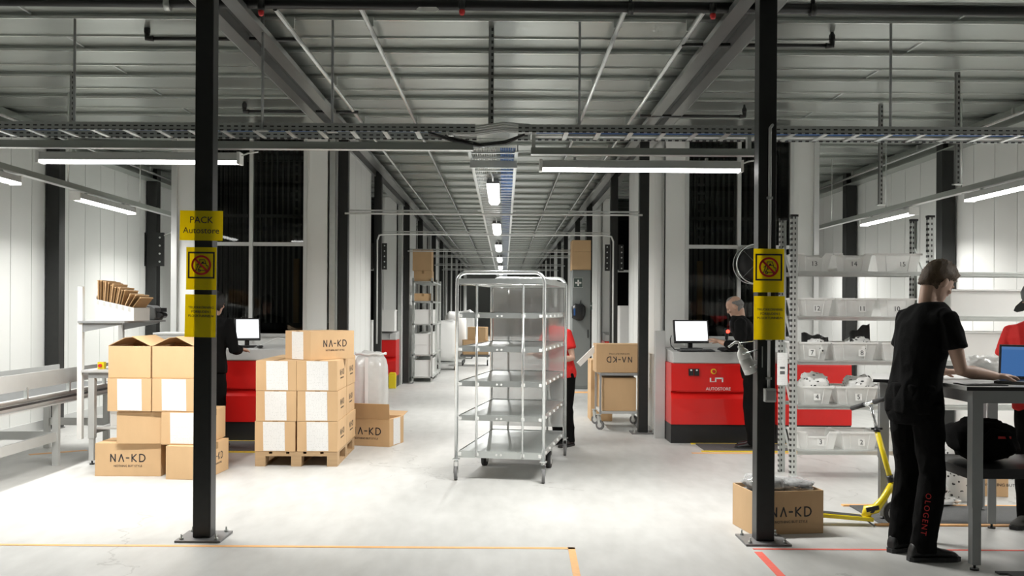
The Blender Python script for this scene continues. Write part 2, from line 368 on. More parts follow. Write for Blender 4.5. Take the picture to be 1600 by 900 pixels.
def tag(o, label, cat, group=None):
    assert group or label not in LABELS, label
    LABELS[label] = 1
    o['label'] = label; o['category'] = cat
    if group: o['group'] = group
    return o
def thing(name, label, cat, loc=(0, 0, 0), rz=0.0, group=None):
    o = bpy.data.objects.new(name, None); col.objects.link(o); o.empty_display_size = 0.1
    o.location = loc; o.rotation_euler = (0, 0, rz)
    return tag(o, label, cat, group)
def struct(o): o['kind'] = 'structure'; return o
def empty(name, loc=(0, 0, 0)):
    o = bpy.data.objects.new(name, None); col.objects.link(o); o.location = loc; o.empty_display_size = 0.1
    return o
def inst(o_or_mesh, name, parent=None, loc=(0, 0, 0), rot=(0, 0, 0), scale=None):
    me = o_or_mesh if isinstance(o_or_mesh, bpy.types.Mesh) else o_or_mesh.data
    o = bpy.data.objects.new(name, me); col.objects.link(o); o.location = loc; o.rotation_euler = rot
    if parent is not None: o.parent = parent
    if scale is not None: o.scale = scale
    return o
def dup(root, loc=None, rz=None, label=None, group=None):
    def cp(o, par):
        c = o.copy(); col.objects.link(c)
        if par is not None: c.parent = par
        for ch in o.children: cp(ch, c)
        return c
    c = cp(root, None)
    if loc is not None: c.location = loc
    if rz is not None: c.rotation_euler = (0, 0, rz)
    if label: tag(c, label, root['category'], group or root.get('group'))
    return c
TXT = {}
def text(s, size, name, parent, loc, rot=(R(90), 0, 0), mat='ink', align='CENTER', spacing=1.0, sx=1.0, bold=0.0):
    key = (s, align, spacing, bold)
    if key not in TXT:
        cu = bpy.data.curves.new('txt', 'FONT'); cu.body = s; cu.size = 1.0; cu.align_x = align; cu.align_y = 'CENTER'; cu.space_character = spacing; cu.resolution_u = 3
        cu.extrude = 0.0004; cu.offset = bold
        t = bpy.data.objects.new('txt', cu); col.objects.link(t)
        bpy.context.view_layer.update()
        TXT[key] = bpy.data.meshes.new_from_object(t.evaluated_get(bpy.context.evaluated_depsgraph_get()))
        bpy.data.objects.remove(t)
    me = TXT[key].copy(); me.materials.clear(); me.materials.append(M[mat])
    for v in me.vertices: v.co.x *= size * sx; v.co.y *= size
    o = bpy.data.objects.new(name, me); col.objects.link(o); o.parent = parent; o.location = loc; o.rotation_euler = rot
    return o
def arc(cx, cz, r, a0, a1, n=8): return [(cx + r * math.cos(R(a0 + (a1 - a0) * i / n)), cz + r * math.sin(R(a0 + (a1 - a0) * i / n))) for i in range(n + 1)]
NAKD = [[(0, 0), (0, 1), (0.62, 0), (0.62, 1)], [(1.12, 0), (1.45, 1), (1.78, 0)], [(2.12, 0.5), (2.52, 0.5)],
        [(2.92, 0), (2.92, 1)], [(3.5, 1), (2.98, 0.5), (3.52, 0)], [(3.98, 0), (3.98, 1), (4.22, 1)] + arc(4.22, 0.5, 0.5, 90, -90, 8) + [(3.98, 0)]]
def nakd(parent, h, loc, rz=0.0, flip=False, tagline=True):
    """the box print: NA-KD over NOTHING BUT STYLE, facing local -Y at rz 0"""
    mb = MB(); W = 4.72 * h
    s = -1 if flip else 1
    mb.strokes([[(s * (x * h - W / 2), s * (z * h - h / 2)) for x, z in pl] for pl in NAKD], h * 0.155)
    o = mb.build('logo_print', 'ink', parent); o.location = loc; o.rotation_euler = (0, 0, rz)
    if tagline:
        t = text('NOTHING BUT STYLE', h * 0.40, 'tagline_print', parent, (0, 0, 0))
        t.rotation_euler = Matrix(Matrix.Rotation(rz, 3, 'Z') @ Matrix.Rotation(R(90), 3, 'X') @ Matrix.Rotation(R(180) if flip else 0, 3, 'Z')).to_euler()
        t.location = Vector(loc) + Vector((0, 0, -s * h * 1.12)) + Matrix.Rotation(rz, 3, 'Z') @ Vector((0, -0.0006, 0))
    return o
# ================================================================== the setting
XL, XR, ZC, YE = -5.85, 5.75, 3.95, 64.0
struct(MB().bx(XL - 0.3, XR + 0.3, -4, YE, -0.1, 0).build('floor', 'concrete'))
ceil_o = struct(MB().bx(XL - 0.3, XR + 0.3, -4, YE, 3.825, ZC + 0.1).build('ceiling', 'deck'))
rb = MB(); L0, L1 = XL, XR
rb.bx(L0, L1, 0, 0.472, 0.012, 0.045); rb.bx(L0, L1, -0.02, 0.0, 0.0, 0.02, 1); rb.bx(L0, L1, 0.472, 0.492, 0.0, 0.02, 1)
rib_me = rb.mesh('deck_pan', ['rib', 'lip'])
lap = MB(); lap.bx(-0.008, 0.008, 0.50, 0.92, 0.03, 0.045); lap_me = lap.mesh('lap_strip', 'zinc')
for k in range(-4, 56):
    inst(rib_me, 'deck_pan', ceil_o, (0, 7.45 + 0.944 * k, 3.78))
    if k < 12:
        for x in (-3.68, 3.5): inst(lap_me, 'lap_strip', ceil_o, (x, 7.45 + 0.944 * k, 3.78))
# small notches and hooks on the deck are left to the material; walls of upright sandwich panels
def panel_wall(name, x, sgn, y0, y1, step=0.5):
    w = struct(MB().bx(x, x + sgn * 0.1, -4, YE, 0, ZC).build(name, 'seam'))
    pmesh = MB(); pmesh.bx(-0.02, 0.02, -step / 2 + 0.006, step / 2 - 0.006, 0, ZC)
    me = pmesh.mesh('panel', 'white_panel')
    n = int((y1 - y0) / step)
    for i in range(n): inst(me, 'panel', w, (x - sgn * 0.02, y0 + (i + 0.5) * step, 0))
    big = MB(); big.bx(x - sgn * 0.04, x, y0 + n * step, YE, 0, ZC); big.build('panel', 'white_panel', w)
    nb = MB(); nb.bx(x - sgn * 0.04, x, -4, y0 - 0.01, 0, ZC); nb.build('panel', 'white_panel', w)
    # base trim and top rail
    MB().bx(x - sgn * 0.06, x - sgn * 0.04, y0, y1, 0, 0.12).build('base_strip', 'alu', w)
    return w
panel_wall('wall_left', XL, -1, 4.29, 26.3)
panel_wall('wall_right', XR, 1, 4.2, 26.2)
struct(MB().bx(XL, XR, -4.1, -4, 0, ZC).build('wall_back', 'white_panel'))
struct(MB().bx(XL, XR, YE - 0.1, YE, 0, ZC).build('wall_far', 'white_panel'))
# edge beams under the ceiling along both walls
for nm, x, s in (('trim_1', XL, 1), ('trim_2', XR, -1)):
    b = MB(); b.bx(x + s * 0.045, x + s * 0.16, 3, 60, 3.60, 3.80); b.bx(x + s * 0.045, x + s * 0.24, 3, 60, 3.585, 3.60)
    struct(b.build(nm, 'deck'))
# two long roof beams: twin sections with a dark slot between them
for nm, x in (('trim_3', -2.01), ('trim_4', 1.75)):
    b = MB()
    for s in (-1, 1):
        b.bx(x + s * 0.055, x + s * 0.165, 3, 60, 3.66, 3.672); b.bx(x + s * 0.052, x + s * 0.058, 3, 60, 3.66, 3.78); b.bx(x + s * 0.16, x + s * 0.167, 3, 60, 3.655, 3.70)
    struct(b.build(nm, 'beam'))
    b = MB(); b.bx(x - 0.05, x + 0.05, 3, 60, 3.74, 3.775); struct(b.build(nm.replace('3', '5').replace('4', '6'), 'column'))

# ---- glazed booths on both sides of the aisle
def booth(Yf, depth, s, full=True):
    """s=-1 left. corner at xi, outer end at xo; front wall at Yf faces the camera"""
    w = struct(empty('wall_booth', (0, Yf, 0)))
    xi, xo = (-2.1, -4.12) if s < 0 else (1.95, 3.88)
    xs = ([-2.17, -2.2, -2.47, -3.14, -3.83, -4.05] if s < 0 else [1.97, 1.99, 2.255, 2.9, 3.55, 3.82])
    H = ZC
    # front: corner post, near panel, mullions, panes, outer panel, jamb
    b = MB(); b.bx(xi, xs[0], 0, 0.1, 0, H); b.build('corner_post', 'galv', w)
    b = MB(); b.bx(xs[1], xs[2] + s * -0.012, 0.02, 0.08, 0, H); b.build('panel', 'white_panel', w)
    b = MB(); b.bx(xs[4] + s * 0.012, xs[5], 0.02, 0.08, 0, H); b.build('panel', 'white_panel', w)
    b = MB(); b.bx(xs[5], xo, -0.02, 0.12, 0, H); b.build('jamb', 'alu', w)
    for x in xs[2:5]:
        b = MB(); b.bx(x - 0.022, x + 0.022, 0, 0.1, 0, H); b.build('mullion', 'alu', w)
    for (a, c) in ((xs[2], xs[3]), (xs[3], xs[4])):
        lo, hi = min(a, c) + 0.022, max(a, c) - 0.022
        b = MB(); b.bx(lo, hi, 0.01, 0.09, 2.315, 2.36); b.build('transom', 'alu', w)
        b = MB(); b.bx(lo, hi, 0.0, 0.1, 1.19, 1.23); b.build('sill', 'alu', w)
        b = MB(); b.bx(lo, hi, 0.02, 0.08, 0, 1.19); b.build('panel', 'white_panel', w)
        for z0, z1 in ((1.23, 2.315), (2.36, H)):
            b = MB(); b.bx(lo, hi, 0.046, 0.054, z0, z1); b.build('pane', 'glass', w)
    # aisle side wall: narrow upright panels and end post
    n = int(round((depth - 0.1) / 0.5)); st = (depth - 0.1) / n
    for i in range(n):
        b = MB(); b.bx(xi + s * 0.0, xi + s * 0.06, 0.1 + i * st + 0.006, 0.1 + (i + 1) * st - 0.006, 0, H); b.build('panel', 'white_panel', w)
    b = MB(); b.bx(xi + s * 0.002, xi + s * 0.05, 0.1, depth, 0, H); b.build('liner', 'seam', w)
    b = MB(); b.bx(xi - s * 0.0, xi + s * 0.08, depth, depth + 0.06, 0, H); b.build('end_post', 'alu', w)
    # outer side and back, dark storage grid inside
    b = MB(); b.bx(xo, xo - s * 0.05, 0.12, depth, 0, H); b.build('panel', 'white_panel', w)
    b = MB(); b.bx(xi + s * 0.08, xo, depth, depth + 0.05, 0, H); b.build('back_panel', 'dark_room', w)
    b = MB(); x0, x1 = sorted((xi + s * 0.07, xo - s * 0.06))
    b.bx(x0, x1, depth - 0.04, depth - 0.005, 0, H); b.bx(x0, x0 + 0.01, 0.12, depth - 0.04, 0, H); b.bx(x1 - 0.01, x1, 0.12, depth - 0.04, 0, H); b.bx(x0, x1, 0.12, depth, H - 0.02, H - 0.005); b.bx(x0, x1, 0.12, depth, 0, 0.02)
    b.build('lining', 'dark_room', w)
    if full:
        gp = MB(); gp.bx(-0.012, 0.012, -0.012, 0.012, 1.35, ZC - 0.1); me = gp.mesh('grid_post', 'grid_post')
        nx = int((x1 - x0 - 0.1) / 0.075)
        for r_, yy in enumerate((0.9, 1.7)):
            for i in range(nx): inst(me, 'grid_post', w, (x0 + 0.06 + (i + 0.5 * r_) * 0.075, yy, 0))
        rl = MB(); rl.bx(x0, x1, 0.86, 0.94, 1.27, 1.35); rl.build('grid_rail', 'column', w)
        rl = MB(); rl.bx(x0, x1, 0.88, 0.92, 2.75, 2.79); rl.build('grid_rail', 'grid_post', w)
        wd = MB(); xw = (-2.75 if s < 0 else 2.58); wd.bx(xw - 0.035, xw + 0.035, 0.8, 0.84, 1.35, 2.2); wd.build('timber_board', 'orange_wood', w)
        ld = MB()
        for i in range(9): ld.bx(xw + s * 0.0 - 0.05, xw + 0.05, 0.78, 0.80, 2.5 + i * 0.115, 2.53 + i * 0.115)
        ld.build('ladder_rungs', 'grid_post', w)
    return w
YB = [11.87, 19.5, 27.1, 34.8, 42.5, 50.2]
for i, yb in enumerate(YB):
    for s in (-1, 1): booth(yb, 3.15, s, i < 1)

# ================================================================== columns
def column(x, y, label, group=None, w=0.12, plate=0.30, name='steel_column', top=3.78):
    t = thing(name, label, 'column', (x, y, 0), 0, group)
    b = MB(); b.bx(-w / 2, w / 2, -w / 2, w / 2, 0.012, top); b.build('shaft', 'column', t, 0.006)
    b = MB(); b.bx(-plate / 2, plate / 2, -plate / 2, plate / 2, 0, 0.014); b.build('base_plate', 'plate', t)
    for sx in (-1, 1):
        for sy in (-1, 1):
            q = plate / 2 - 0.035
            a = MB(); a.cyl((sx * q, sy * q, 0.014), (sx * q, sy * q, 0.028), 0.014, 6); a.cyl((sx * q, sy * q, 0.028), (sx * q, sy * q, 0.05), 0.006, 6); a.build('anchor_bolt', 'galv', t)
    return t
col_l = column(-2.01, 6.46, 'black square steel column carrying the PACK Autostore sign on the left')
col_r = column(1.75, 6.46, 'black square steel column carrying two yellow signs and a sanitiser bottle')
for yy, nm in ((12.1, 'second'), (15.4, 'third'), (19.9, 'fourth')):
    column(-2.03, yy, 'dark steel column, %s from the front in the left aisle row' % nm)
    column(1.75, yy, 'dark steel column, %s from the front in the right aisle row' % nm)
for i, yy in enumerate((23.1, 27.5, 30.8, 35.2, 38.5, 42.9, 46.2)):
    for s, x, nm in ((-1, -2.03, 'left'), (1, 1.75, 'right')):
        column(x, yy, 'dark steel column far down the %s side of the aisle' % nm, 'far %s aisle columns' % nm)
for (x, y, lb) in ((-5.71, 12.2, 'dark steel wall column behind the conveyor'), (5.60, 12.2, 'dark steel wall column behind the head of the man in black'),
                   (-5.71, 15.6, 'dark steel wall column behind the grey label printer'), (5.60, 15.6, 'dark steel wall column behind bin 14')):
    t = column(x, y, lb, name='wall_column', w=0.17, plate=0.19)
# bracing plates with bolt rows on the third pair and the far wall columns
def gusset(x, y, z, label, side):
    t = thing('gusset_plate', label, 'bracket', (x, y, z))
    for s in (-1, 1):
        b = MB(); b.bx(s * 0.07, s * 0.15, -0.02, 0.02, -0.21, 0.21); b.build('plate', 'column', t)
        for i in range(5):
            c = MB(); c.cyl((s * 0.115, -0.021, -0.17 + i * 0.085), (s * 0.115, -0.032, -0.17 + i * 0.085), 0.012, 6); c.build('bolt', 'galv', t)
gusset(-2.03, 15.33, 2.38, 'dark bolted bracing plates on the third left aisle column', -1)
gusset(1.75, 15.33, 2.38, 'dark bolted bracing plates on the third right aisle column', 1)
t = thing('gusset_plate', 'dark bolted bracing plates on the left wall column above the label printer', 'bracket', (-5.71, 15.5, 2.48))
for s in (-1, 1):
    b = MB(); b.bx(s * 0.09, s * 0.21, -0.02, 0.02, -0.27, 0.27); b.build('plate', 'column', t)
    for i in range(4):
        c = MB(); c.cyl((s * 0.15, -0.021, -0.2 + i * 0.13), (s * 0.15, -0.035, -0.2 + i * 0.13), 0.016, 6); c.build('bolt', 'galv', t)
b = MB(); b.bar((0.2, 0, 0.22), (1.15, 0.0, 0.62), 0.018, 0.018); b.build('tie_rod', 'galv', t)

# ================================================================== services under the ceiling
t = thing('fire_main', 'thick black sprinkler main running right across under the ceiling', 'pipe', (0, 6.85, 0))
pa, pb = P(-400, -3, 6.85), P(1800, 19, 6.85)
b = MB(); b.cyl((pa.x, 0, pa.z), (pb.x, 0, pb.z), 0.038, 16); b.build('pipe', 'pipe', t)
for u in (262, 1270, 985):
    q = P(u, 5 + u * 0.008, 6.85); c = MB(); c.cyl((q.x - 0.02, 0, q.z), (q.x + 0.02, 0, q.z), 0.045, 14); c.bx(q.x - 0.012, q.x + 0.012, -0.012, 0.012, q.z + 0.03, 3.79); c.build('hanger_clamp', 'column' if u != 262 else 'galv', t)
q = P(668, 14, 6.80)
b = MB(); b.prism([(q.x - 0.08, q.z), (q.x - 0.062, q.z + 0.016), (q.x + 0.062, q.z + 0.016), (q.x + 0.08, q.z), (q.x + 0.062, q.z - 0.016), (q.x - 0.062, q.z - 0.016)], 0.003, 'y', -0.045)
b.build('arrow_label', 'white', t)
for u, v, lb in ((408, 12, 'red capped sprinkler drop above the left roof beam'), (722, 11, 'red capped sprinkler drop near the middle of the main'), (1114, 17, 'red capped sprinkler drop by the right roof beam')):
    q = P(u, v, 6.80)
    d = thing('sprinkler_drop', lb, 'sprinkler', (q.x, 6.80, q.z))
    b = MB(); b.lathe([(0.024, 0.05), (0.026, 0.0), (0.022, -0.02)], n=12); b.build('socket', 'pipe', d)
    b = MB(); b.lathe([(0.02, -0.02), (0.022, -0.035), (0.016, -0.055), (0.006, -0.06)], n=12); b.build('cap', 'red_part', d)
def branch(u0, u1, v, hu, Y, label):
    a, c = P(u0, v, Y), P(u1, v, Y); h = P(hu, v, Y)
    t = thing('sprinkler_branch', label, 'pipe', (0, Y, a.z))
    b = MB(); b.cyl((a.x, 0, 0), (c.x, 0, 0), 0.017, 10); b.build('pipe', 'pipe', t)
    b = MB(); b.tube([(h.x + (0.05 if hu == u0 else -0.05), 0, 0), (h.x, 0, 0), (h.x, 0, 0.04)], 0.024, 10); b.build('elbow', 'pipe', t)
    b = MB(); b.lathe([(0.018, 0.03), (0.026, 0.05), (0.026, 0.08), (0.014, 0.1), (0.012, 0.12), (0.003, 0.15)], (h.x, 0, 0), 10); b.build('sprinkler_head', 'pipe', t)
branch(230, 470, 60, 230, 7.72, 'black sprinkler branch with upright head left of the front left column')
branch(1065, 1300, 70, 1300, 7.72, 'black sprinkler branch with upright head right of the front right column')
branch(382, 560, 174, 382, 10.45, 'smaller black sprinkler branch just above the left cable tray')
branch(1000, 1163, 181, 1163, 10.45, 'smaller black sprinkler branch just above the right cable tray')
# conduits along the beams
for x, z, lb in ((-1.66, 3.70, 'steel conduit running beside the left roof beam'), (-1.05, 3.72, 'steel conduit under the deck between left beam and aisle centre'),
                 (0.86, 3.72, 'steel conduit under the deck between right beam and aisle centre'), (1.42, 3.70, 'steel conduit running beside the right roof beam')):
    t = thing('conduit', lb, 'conduit', (x, 0, z)); b = MB(); b.cyl((0, 6.9, 0), (0, 58, 0), 0.019, 8); b.build('pipe', 'pipe_steel', t)
    for i in range(12):
        c = MB(); c.bx(-0.03, 0.03, 7.4 + i * 1.88 - 0.01, 7.4 + i * 1.88 + 0.01, 0.0, 3.79 - z); c.build('saddle', 'galv', t)
for x, lb in ((-5.62, 'steel conduit along the top of the left wall'), (5.50, 'steel conduit along the top of the right wall')):
    t = thing('conduit', lb, 'conduit', (x, 0, 3.68)); b = MB(); b.cyl((0, 7, 0), (0, 30, 0), 0.02, 8); b.build('pipe', 'pipe_steel', t)
    for i in range(8):
        c = MB(); c.bx(-0.012, 0.012, 8 + i * 2.4 - 0.01, 8 + i * 2.4 + 0.01, 0.0, 0.09); c.build('saddle', 'galv', t)
# cross cable tray (ladder type) left and right of the aisle
TZ = 2.905
def tray(x0, x1, label):
    t = thing('cable_tray', label, 'cable tray', ((x0 + x1) / 2, 7.36, TZ)); L = (x1 - x0) / 2
    for yy in (0, 0.34):
        b = MB(); b.bx(-L, L, yy - 0.003, yy + 0.003, 0, 0.06); b.bx(-L, L, yy - (0.0 if yy else 0.014), yy + (0.014 if yy else 0.0), 0, 0.003); b.bx(-L, L, yy - 0.012, yy + 0.012, 0.058, 0.061); b.build('side_rail', 'tray_rail', t)
    n = int(2 * L / 0.25)
    rg = MB(); rg.bx(-0.018, 0.018, 0.004, 0.336, 0.004, 0.016); me = rg.mesh('rung', 'galv')
    for i in range(n): inst(me, 'rung', t, (-L + 0.12 + i * 0.25, 0, 0))
    return t
tray(-6.0 + 0.2, -0.23, 'slotted cable tray crossing left of the aisle')
tray(0.10, 5.7, 'slotted cable tray crossing right of the aisle')
def cables(name, label, pts_fn, n, r, mat):
    t = thing(name, label, 'cable')
    for i in range(n):
        b = MB(); b.tube(pts_fn(i), r, 6); b.build('cable', mat, t)
    return t
cables('cable_bundle', 'blue data cables lying in the left cable tray', lambda i: [(-5.7 + 0.4 * j, 7.44 + 0.02 * i + 0.012 * math.sin(j * 1.3 + i), TZ + 0.024 + 0.006 * (i % 2)) for j in range(14)], 3, 0.006, 'blue_cable')
cables('cable_bundle', 'blue data cables lying in the right cable tray', lambda i: [(0.2 + 0.4 * j, 7.44 + 0.018 * i + 0.012 * math.sin(j * 1.7 + i), TZ + 0.024 + 0.006 * (i % 2)) for j in range(14)], 5, 0.006, 'blue_cable')
cables('cable_bundle', 'white power cables lying in the right cable tray', lambda i: [(0.2 + 0.4 * j, 7.63 + 0.015 * i + 0.01 * math.sin(j * 1.9 + i), TZ + 0.024) for j in range(14)], 4, 0.006, 'white_cable')
def arch(i):
    o = random.uniform(-0.05, 0.04)
    return [(-0.42 + o, 7.5 + 0.02 * i, TZ + 0.03), (-0.25, 7.52 + 0.02 * i, TZ + 0.07 + o), (-0.02, 7.55 + 0.02 * i, TZ + 0.11 + o), (0.18, 7.52 + 0.02 * i, TZ + 0.09 + o), (0.45, 7.5 + 0.015 * i, TZ + 0.03)]
cables('cable_bundle', 'thick sheaf of white cables arching between the two trays', arch, 8, 0.008, 'white_cable')
def sag(i):
    o = random.uniform(-0.02, 0.02)
    return [(-0.6, 7.48 + 0.015 * i, TZ + 0.02), (-0.4, 7.46 + 0.015 * i, TZ - 0.03 + o), (-0.2, 7.46 + 0.02 * i, TZ - 0.07 + o), (0.0, 7.5 + 0.02 * i, TZ - 0.04 + o), (0.15, 7.55, TZ + 0.02)]
cables('cable_bundle', 'dark cables sagging below the gap between the trays', sag, 6, 0.009, 'pipe')
# aisle tray with rungs, carrying cables
t = thing('aisle_cable_tray', 'ladder cable tray running down the middle of the aisle', 'cable tray', (-0.10, 0, 2.84))
for s in (-1, 1):
    b = MB(); b.bx(s * 0.2 - 0.003, s * 0.2 + 0.003, 7.7, 58, -0.03, 0.03); b.bx(min(s * 0.2, s * 0.175), max(s * 0.2, s * 0.175), 7.7, 58, -0.03, -0.027); b.build('side_rail', 'zinc', t)
rg = MB(); rg.bx(-0.195, 0.195, -0.018, 0.018, -0.026, -0.014); me = rg.mesh('rung', 'zinc')
yy = 7.8
while yy < 45: inst(me, 'rung', t, (0, yy, 0)); yy += 0.25
b = MB(); b.bx(-0.2, 0.2, 8.15, 8.19, -0.09, -0.03); b.build('cross_plate', 'galv', t)
cables('cable_bundle', 'white power cables lying in the aisle tray', lambda i: [(-0.27 + 0.019 * i, 7.7, 2.84), (-0.27 + 0.019 * i, 14, 2.845), (-0.27 + 0.019 * i, 25, 2.842), (-0.27 + 0.019 * i, 55, 2.84)], 11, 0.007, 'white_cable')
cables('cable_bundle', 'blue data cables lying in the aisle tray', lambda i: [(-0.035 + 0.014 * i, 7.7, 2.84), (-0.035 + 0.014 * i, 14, 2.845), (-0.035 + 0.014 * i, 25, 2.842), (-0.035 + 0.014 * i, 55, 2.84)], 9, 0.006, 'blue_cable')
# hangers from the deck
def hang(u, v1, Y, label, kind='rod', ztop=3.80):
    p = P(u, v1, Y)
    t = thing('hanger_rod' if kind == 'rod' else 'hanger_channel', label, 'hanger', (p.x, Y, p.z))
    b = MB()
    if kind == 'rod': b.cyl((0, 0, 0), (0, 0, ztop - p.z), 0.0105, 8); b.build('rod', 'grey_frame', t)
    else: b.bx(-0.021, 0.021, 0, 0.004, 0, ztop - p.z); b.bx(-0.021, -0.018, 0, 0.03, 0, ztop - p.z); b.bx(0.018, 0.021, 0, 0.03, 0, ztop - p.z); b.build('channel', 'strut', t)
    f = MB(); f.bx(-0.04, 0.04, -0.03, 0.03, -0.005, 0.006); f.build('foot_plate', 'galv', t)
hang(116, 198, 7.5, 'leftmost long hanger rod above the left tray')
hang(410, 204, 7.36, 'hanger rod just right of the front left column')
hang(519, 206, 7.5, 'hanger rod above the left tray near the left beam')
hang(767, 196, 7.62, 'slotted hanger channel above the middle of the aisle', 'ch')
hang(905, 203, 7.45, 'hanger rod above the right tray near the aisle')
hang(1391, 208, 7.45, 'hanger rod above the right tray over the shelving')
hang(1496, 288, 9.0, 'slotted hanger channel holding the right lamp rail', 'ch')
hang(1376, 320, 10.4, 'second slotted hanger channel of the right lamp rail', 'ch')
hang(112, 196, 9.2, 'slotted hanger channel behind the leftmost rod', 'ch')

# ---- lamp rails and lamps
def lamp_fit(x, y, z, along, label, L=1.56, watts=LAMP_W):
    rz = 0 if along == 'x' else R(90)
    t = thing('tube_lamp', label, 'lamp', (x, y, z), rz)
    b = MB(); b.prism([(-0.055, 0.02), (0.055, 0.02), (0.05, 0.075), (0.03, 0.085), (-0.03, 0.085), (-0.05, 0.075)], L - 0.02, 'x', -L / 2 + 0.01); b.build('housing', 'alu', t)
    b = MB(); b.prism([(-0.05, 0.022), (-0.047, 0.008), (-0.035, 0.0), (0.035, 0.0), (0.047, 0.008), (0.05, 0.022)], L - 0.03, 'x', -L / 2 + 0.015); b.build('diffuser', 'lamp', t)
    for s in (-1, 1):
        b = MB(); b.bx(s * L / 2 - 0.012, s * L / 2 + 0.012, -0.057, 0.057, -0.004, 0.088); b.build('end_cap', 'white', t)
        b = MB(); b.bx(s * L * 0.33 - 0.01, s * L * 0.33 + 0.01, -0.015, 0.015, 0.085, 0.108); b.build('bracket', 'galv', t)
    b = MB(); b.tube([(L / 2, 0, 0.06), (L / 2 + 0.06, 0, 0.085), (L / 2 + 0.14, 0.01, 0.098)], 0.006, 6); b.build('lead', 'white_cable', t)
    ld = bpy.data.lights.new('tube_light', 'AREA'); ld.shape = 'RECTANGLE'; ld.size = L - 0.05; ld.size_y = 0.08; ld.energy = watts if along == 'x' else watts * 0.55; ld.color = LAMP_COL; ld.spread = R(152)
    lo = bpy.data.objects.new('tube_light', ld); col.objects.link(lo); lo.parent = t; lo.location = (0, 0, -0.008)
    return t
RZ = 2.79
t = thing('lamp_rail', 'grey channel rail under the left cable tray', 'rail', (0, 7.5, RZ))
b = MB(); b.bx(-5.78, -0.25, -0.03, 0.03, 0, 0.055); b.build('channel', 'deck', t); b = MB(); b.bx(-5.78, -0.25, -0.036, 0.036, -0.004, 0.0); b.build('lip', 'alu', t)
t = thing('lamp_rail', 'grey channel rail carrying the right front lamp', 'rail', (0, 7.5, RZ))
b = MB(); b.bx(0.20, 1.95, -0.03, 0.03, -0.03, 0.02); b.build('channel', 'deck', t); b = MB(); b.bx(0.20, 1.95, -0.036, 0.036, -0.034, -0.03); b.build('lip', 'alu', t)
for s in (0.22, 1.9):
    c = MB(); c.bx(s - 0.015, s + 0.015, -0.03, 0.03, 0.02, TZ - RZ); c.build('drop_strap', 'galv', bpy.data.objects[t.name])
def zq(u, v, Y): return P(u, v, Y)
q = (zq(72, 256, 7.5) + zq(366, 260, 7.5)) / 2
lamp_fit(q.x, 7.5, RZ - 0.12, 'x', 'long white tube lamp crossing behind the left black column')
q = (zq(845, 256, 7.5) + zq(1157, 262, 7.5)) / 2
lamp_fit(q.x, 7.5, RZ - 0.16, 'x', 'long white tube lamp right of the aisle, nearest the camera')
def rail_y(x, y0, y1, z, label):
    t = thing('lamp_rail', label, 'rail', (x, 0, z)); b = MB(); b.bx(-0.03, 0.03, y0, y1, 0, 0.055); b.build('channel', 'deck', t)
    b = MB(); b.bx(-0.036, 0.036, y0, y1, -0.004, 0); b.build('lip', 'alu', t)
    n = int((y1 - y0) / 2)
    for i in range(n):
        c = MB(); c.cyl((0, y0 + 1 + 2 * i, 0.05), (0, y0 + 1 + 2 * i, 3.80 - z), 0.008, 6); c.build('drop_rod', 'galv', t)
rail_y(-4.60, 7.1, 16.5, 2.80, 'grey lamp rail running back above the conveyor')
rail_y(4.80, 5.1, 16.5, 2.80, 'grey lamp rail running back above the white shelving')
for yy, nm in ((8.25, 'white tube lamp cut by the left picture edge'), (11.05, 'white tube lamp hanging over the conveyor end')):
    lamp_fit(-4.60, yy, 2.69, 'y', nm)
for yy, nm in ((6.25, 'white tube lamp next to the camera on the right rail'), (9.15, 'white tube lamp running out at the right picture edge'), (12.05, 'white tube lamp over bins 14 and 15')):
    lamp_fit(4.80, yy, 2.69, 'y', nm)
lamp_fit(-4.60, 14.3, 2.69, 'y', 'white tube lamp hidden behind the left booth jamb'); lamp_fit(4.80, 15.7, 2.69, 'y', 'white tube lamp hidden behind the right booth jamb')
# row of aisle lamps
yy = 9.75; n = 0
names = ['first', 'second', 'third', 'fourth', 'fifth', 'sixth', 'seventh', 'eighth', 'ninth', 'tenth', 'eleventh', 'twelfth']
while yy < 54:
    lb = 'white aisle lamp under the centre tray, %s from the camera' % names[n]
    t = thing('aisle_lamp', lb, 'lamp', (-0.115, yy, 2.73), 0, 'far aisle lamps' if n >= 5 else None)
    b = MB(); b.prism([(-0.06, 0.0), (0.06, 0.0), (0.05, 0.045), (-0.05, 0.045)], 1.5, 'y', -0.75); b.build('housing', 'dark_grey', t)
    b = MB(); b.prism([(-0.058, 0.0), (-0.058, -0.02), (-0.035, -0.045), (0.035, -0.045), (0.058, -0.02), (0.058, 0.0)], 1.42, 'y', -0.71); b.build('diffuser', 'aisle_lamp', t)
    for s in (-1, 1):
        c = MB(); c.bx(-0.01, 0.01, s * 0.5 - 0.01, s * 0.5 + 0.01, 0.045, 0.077); c.build('bracket', 'galv', t)
    if n < 5:
        c = MB(); c.tube([(0.0, -0.75, 0.02), (0.0, -0.84, 0.04), (-0.03, -0.9, 0.1)], 0.007, 6); c.build('lead', 'white_cable', t)
    ld = bpy.data.lights.new('aisle_light', 'AREA'); ld.shape = 'RECTANGLE'; ld.size = 0.1; ld.size_y = 1.4; ld.energy = AISLE_W; ld.color = LAMP_COL; ld.spread = R(165)
    lo = bpy.data.objects.new('aisle_light', ld); col.objects.link(lo); lo.parent = t; lo.location = (0, 0, -0.05)
    yy += 4.3; n += 1
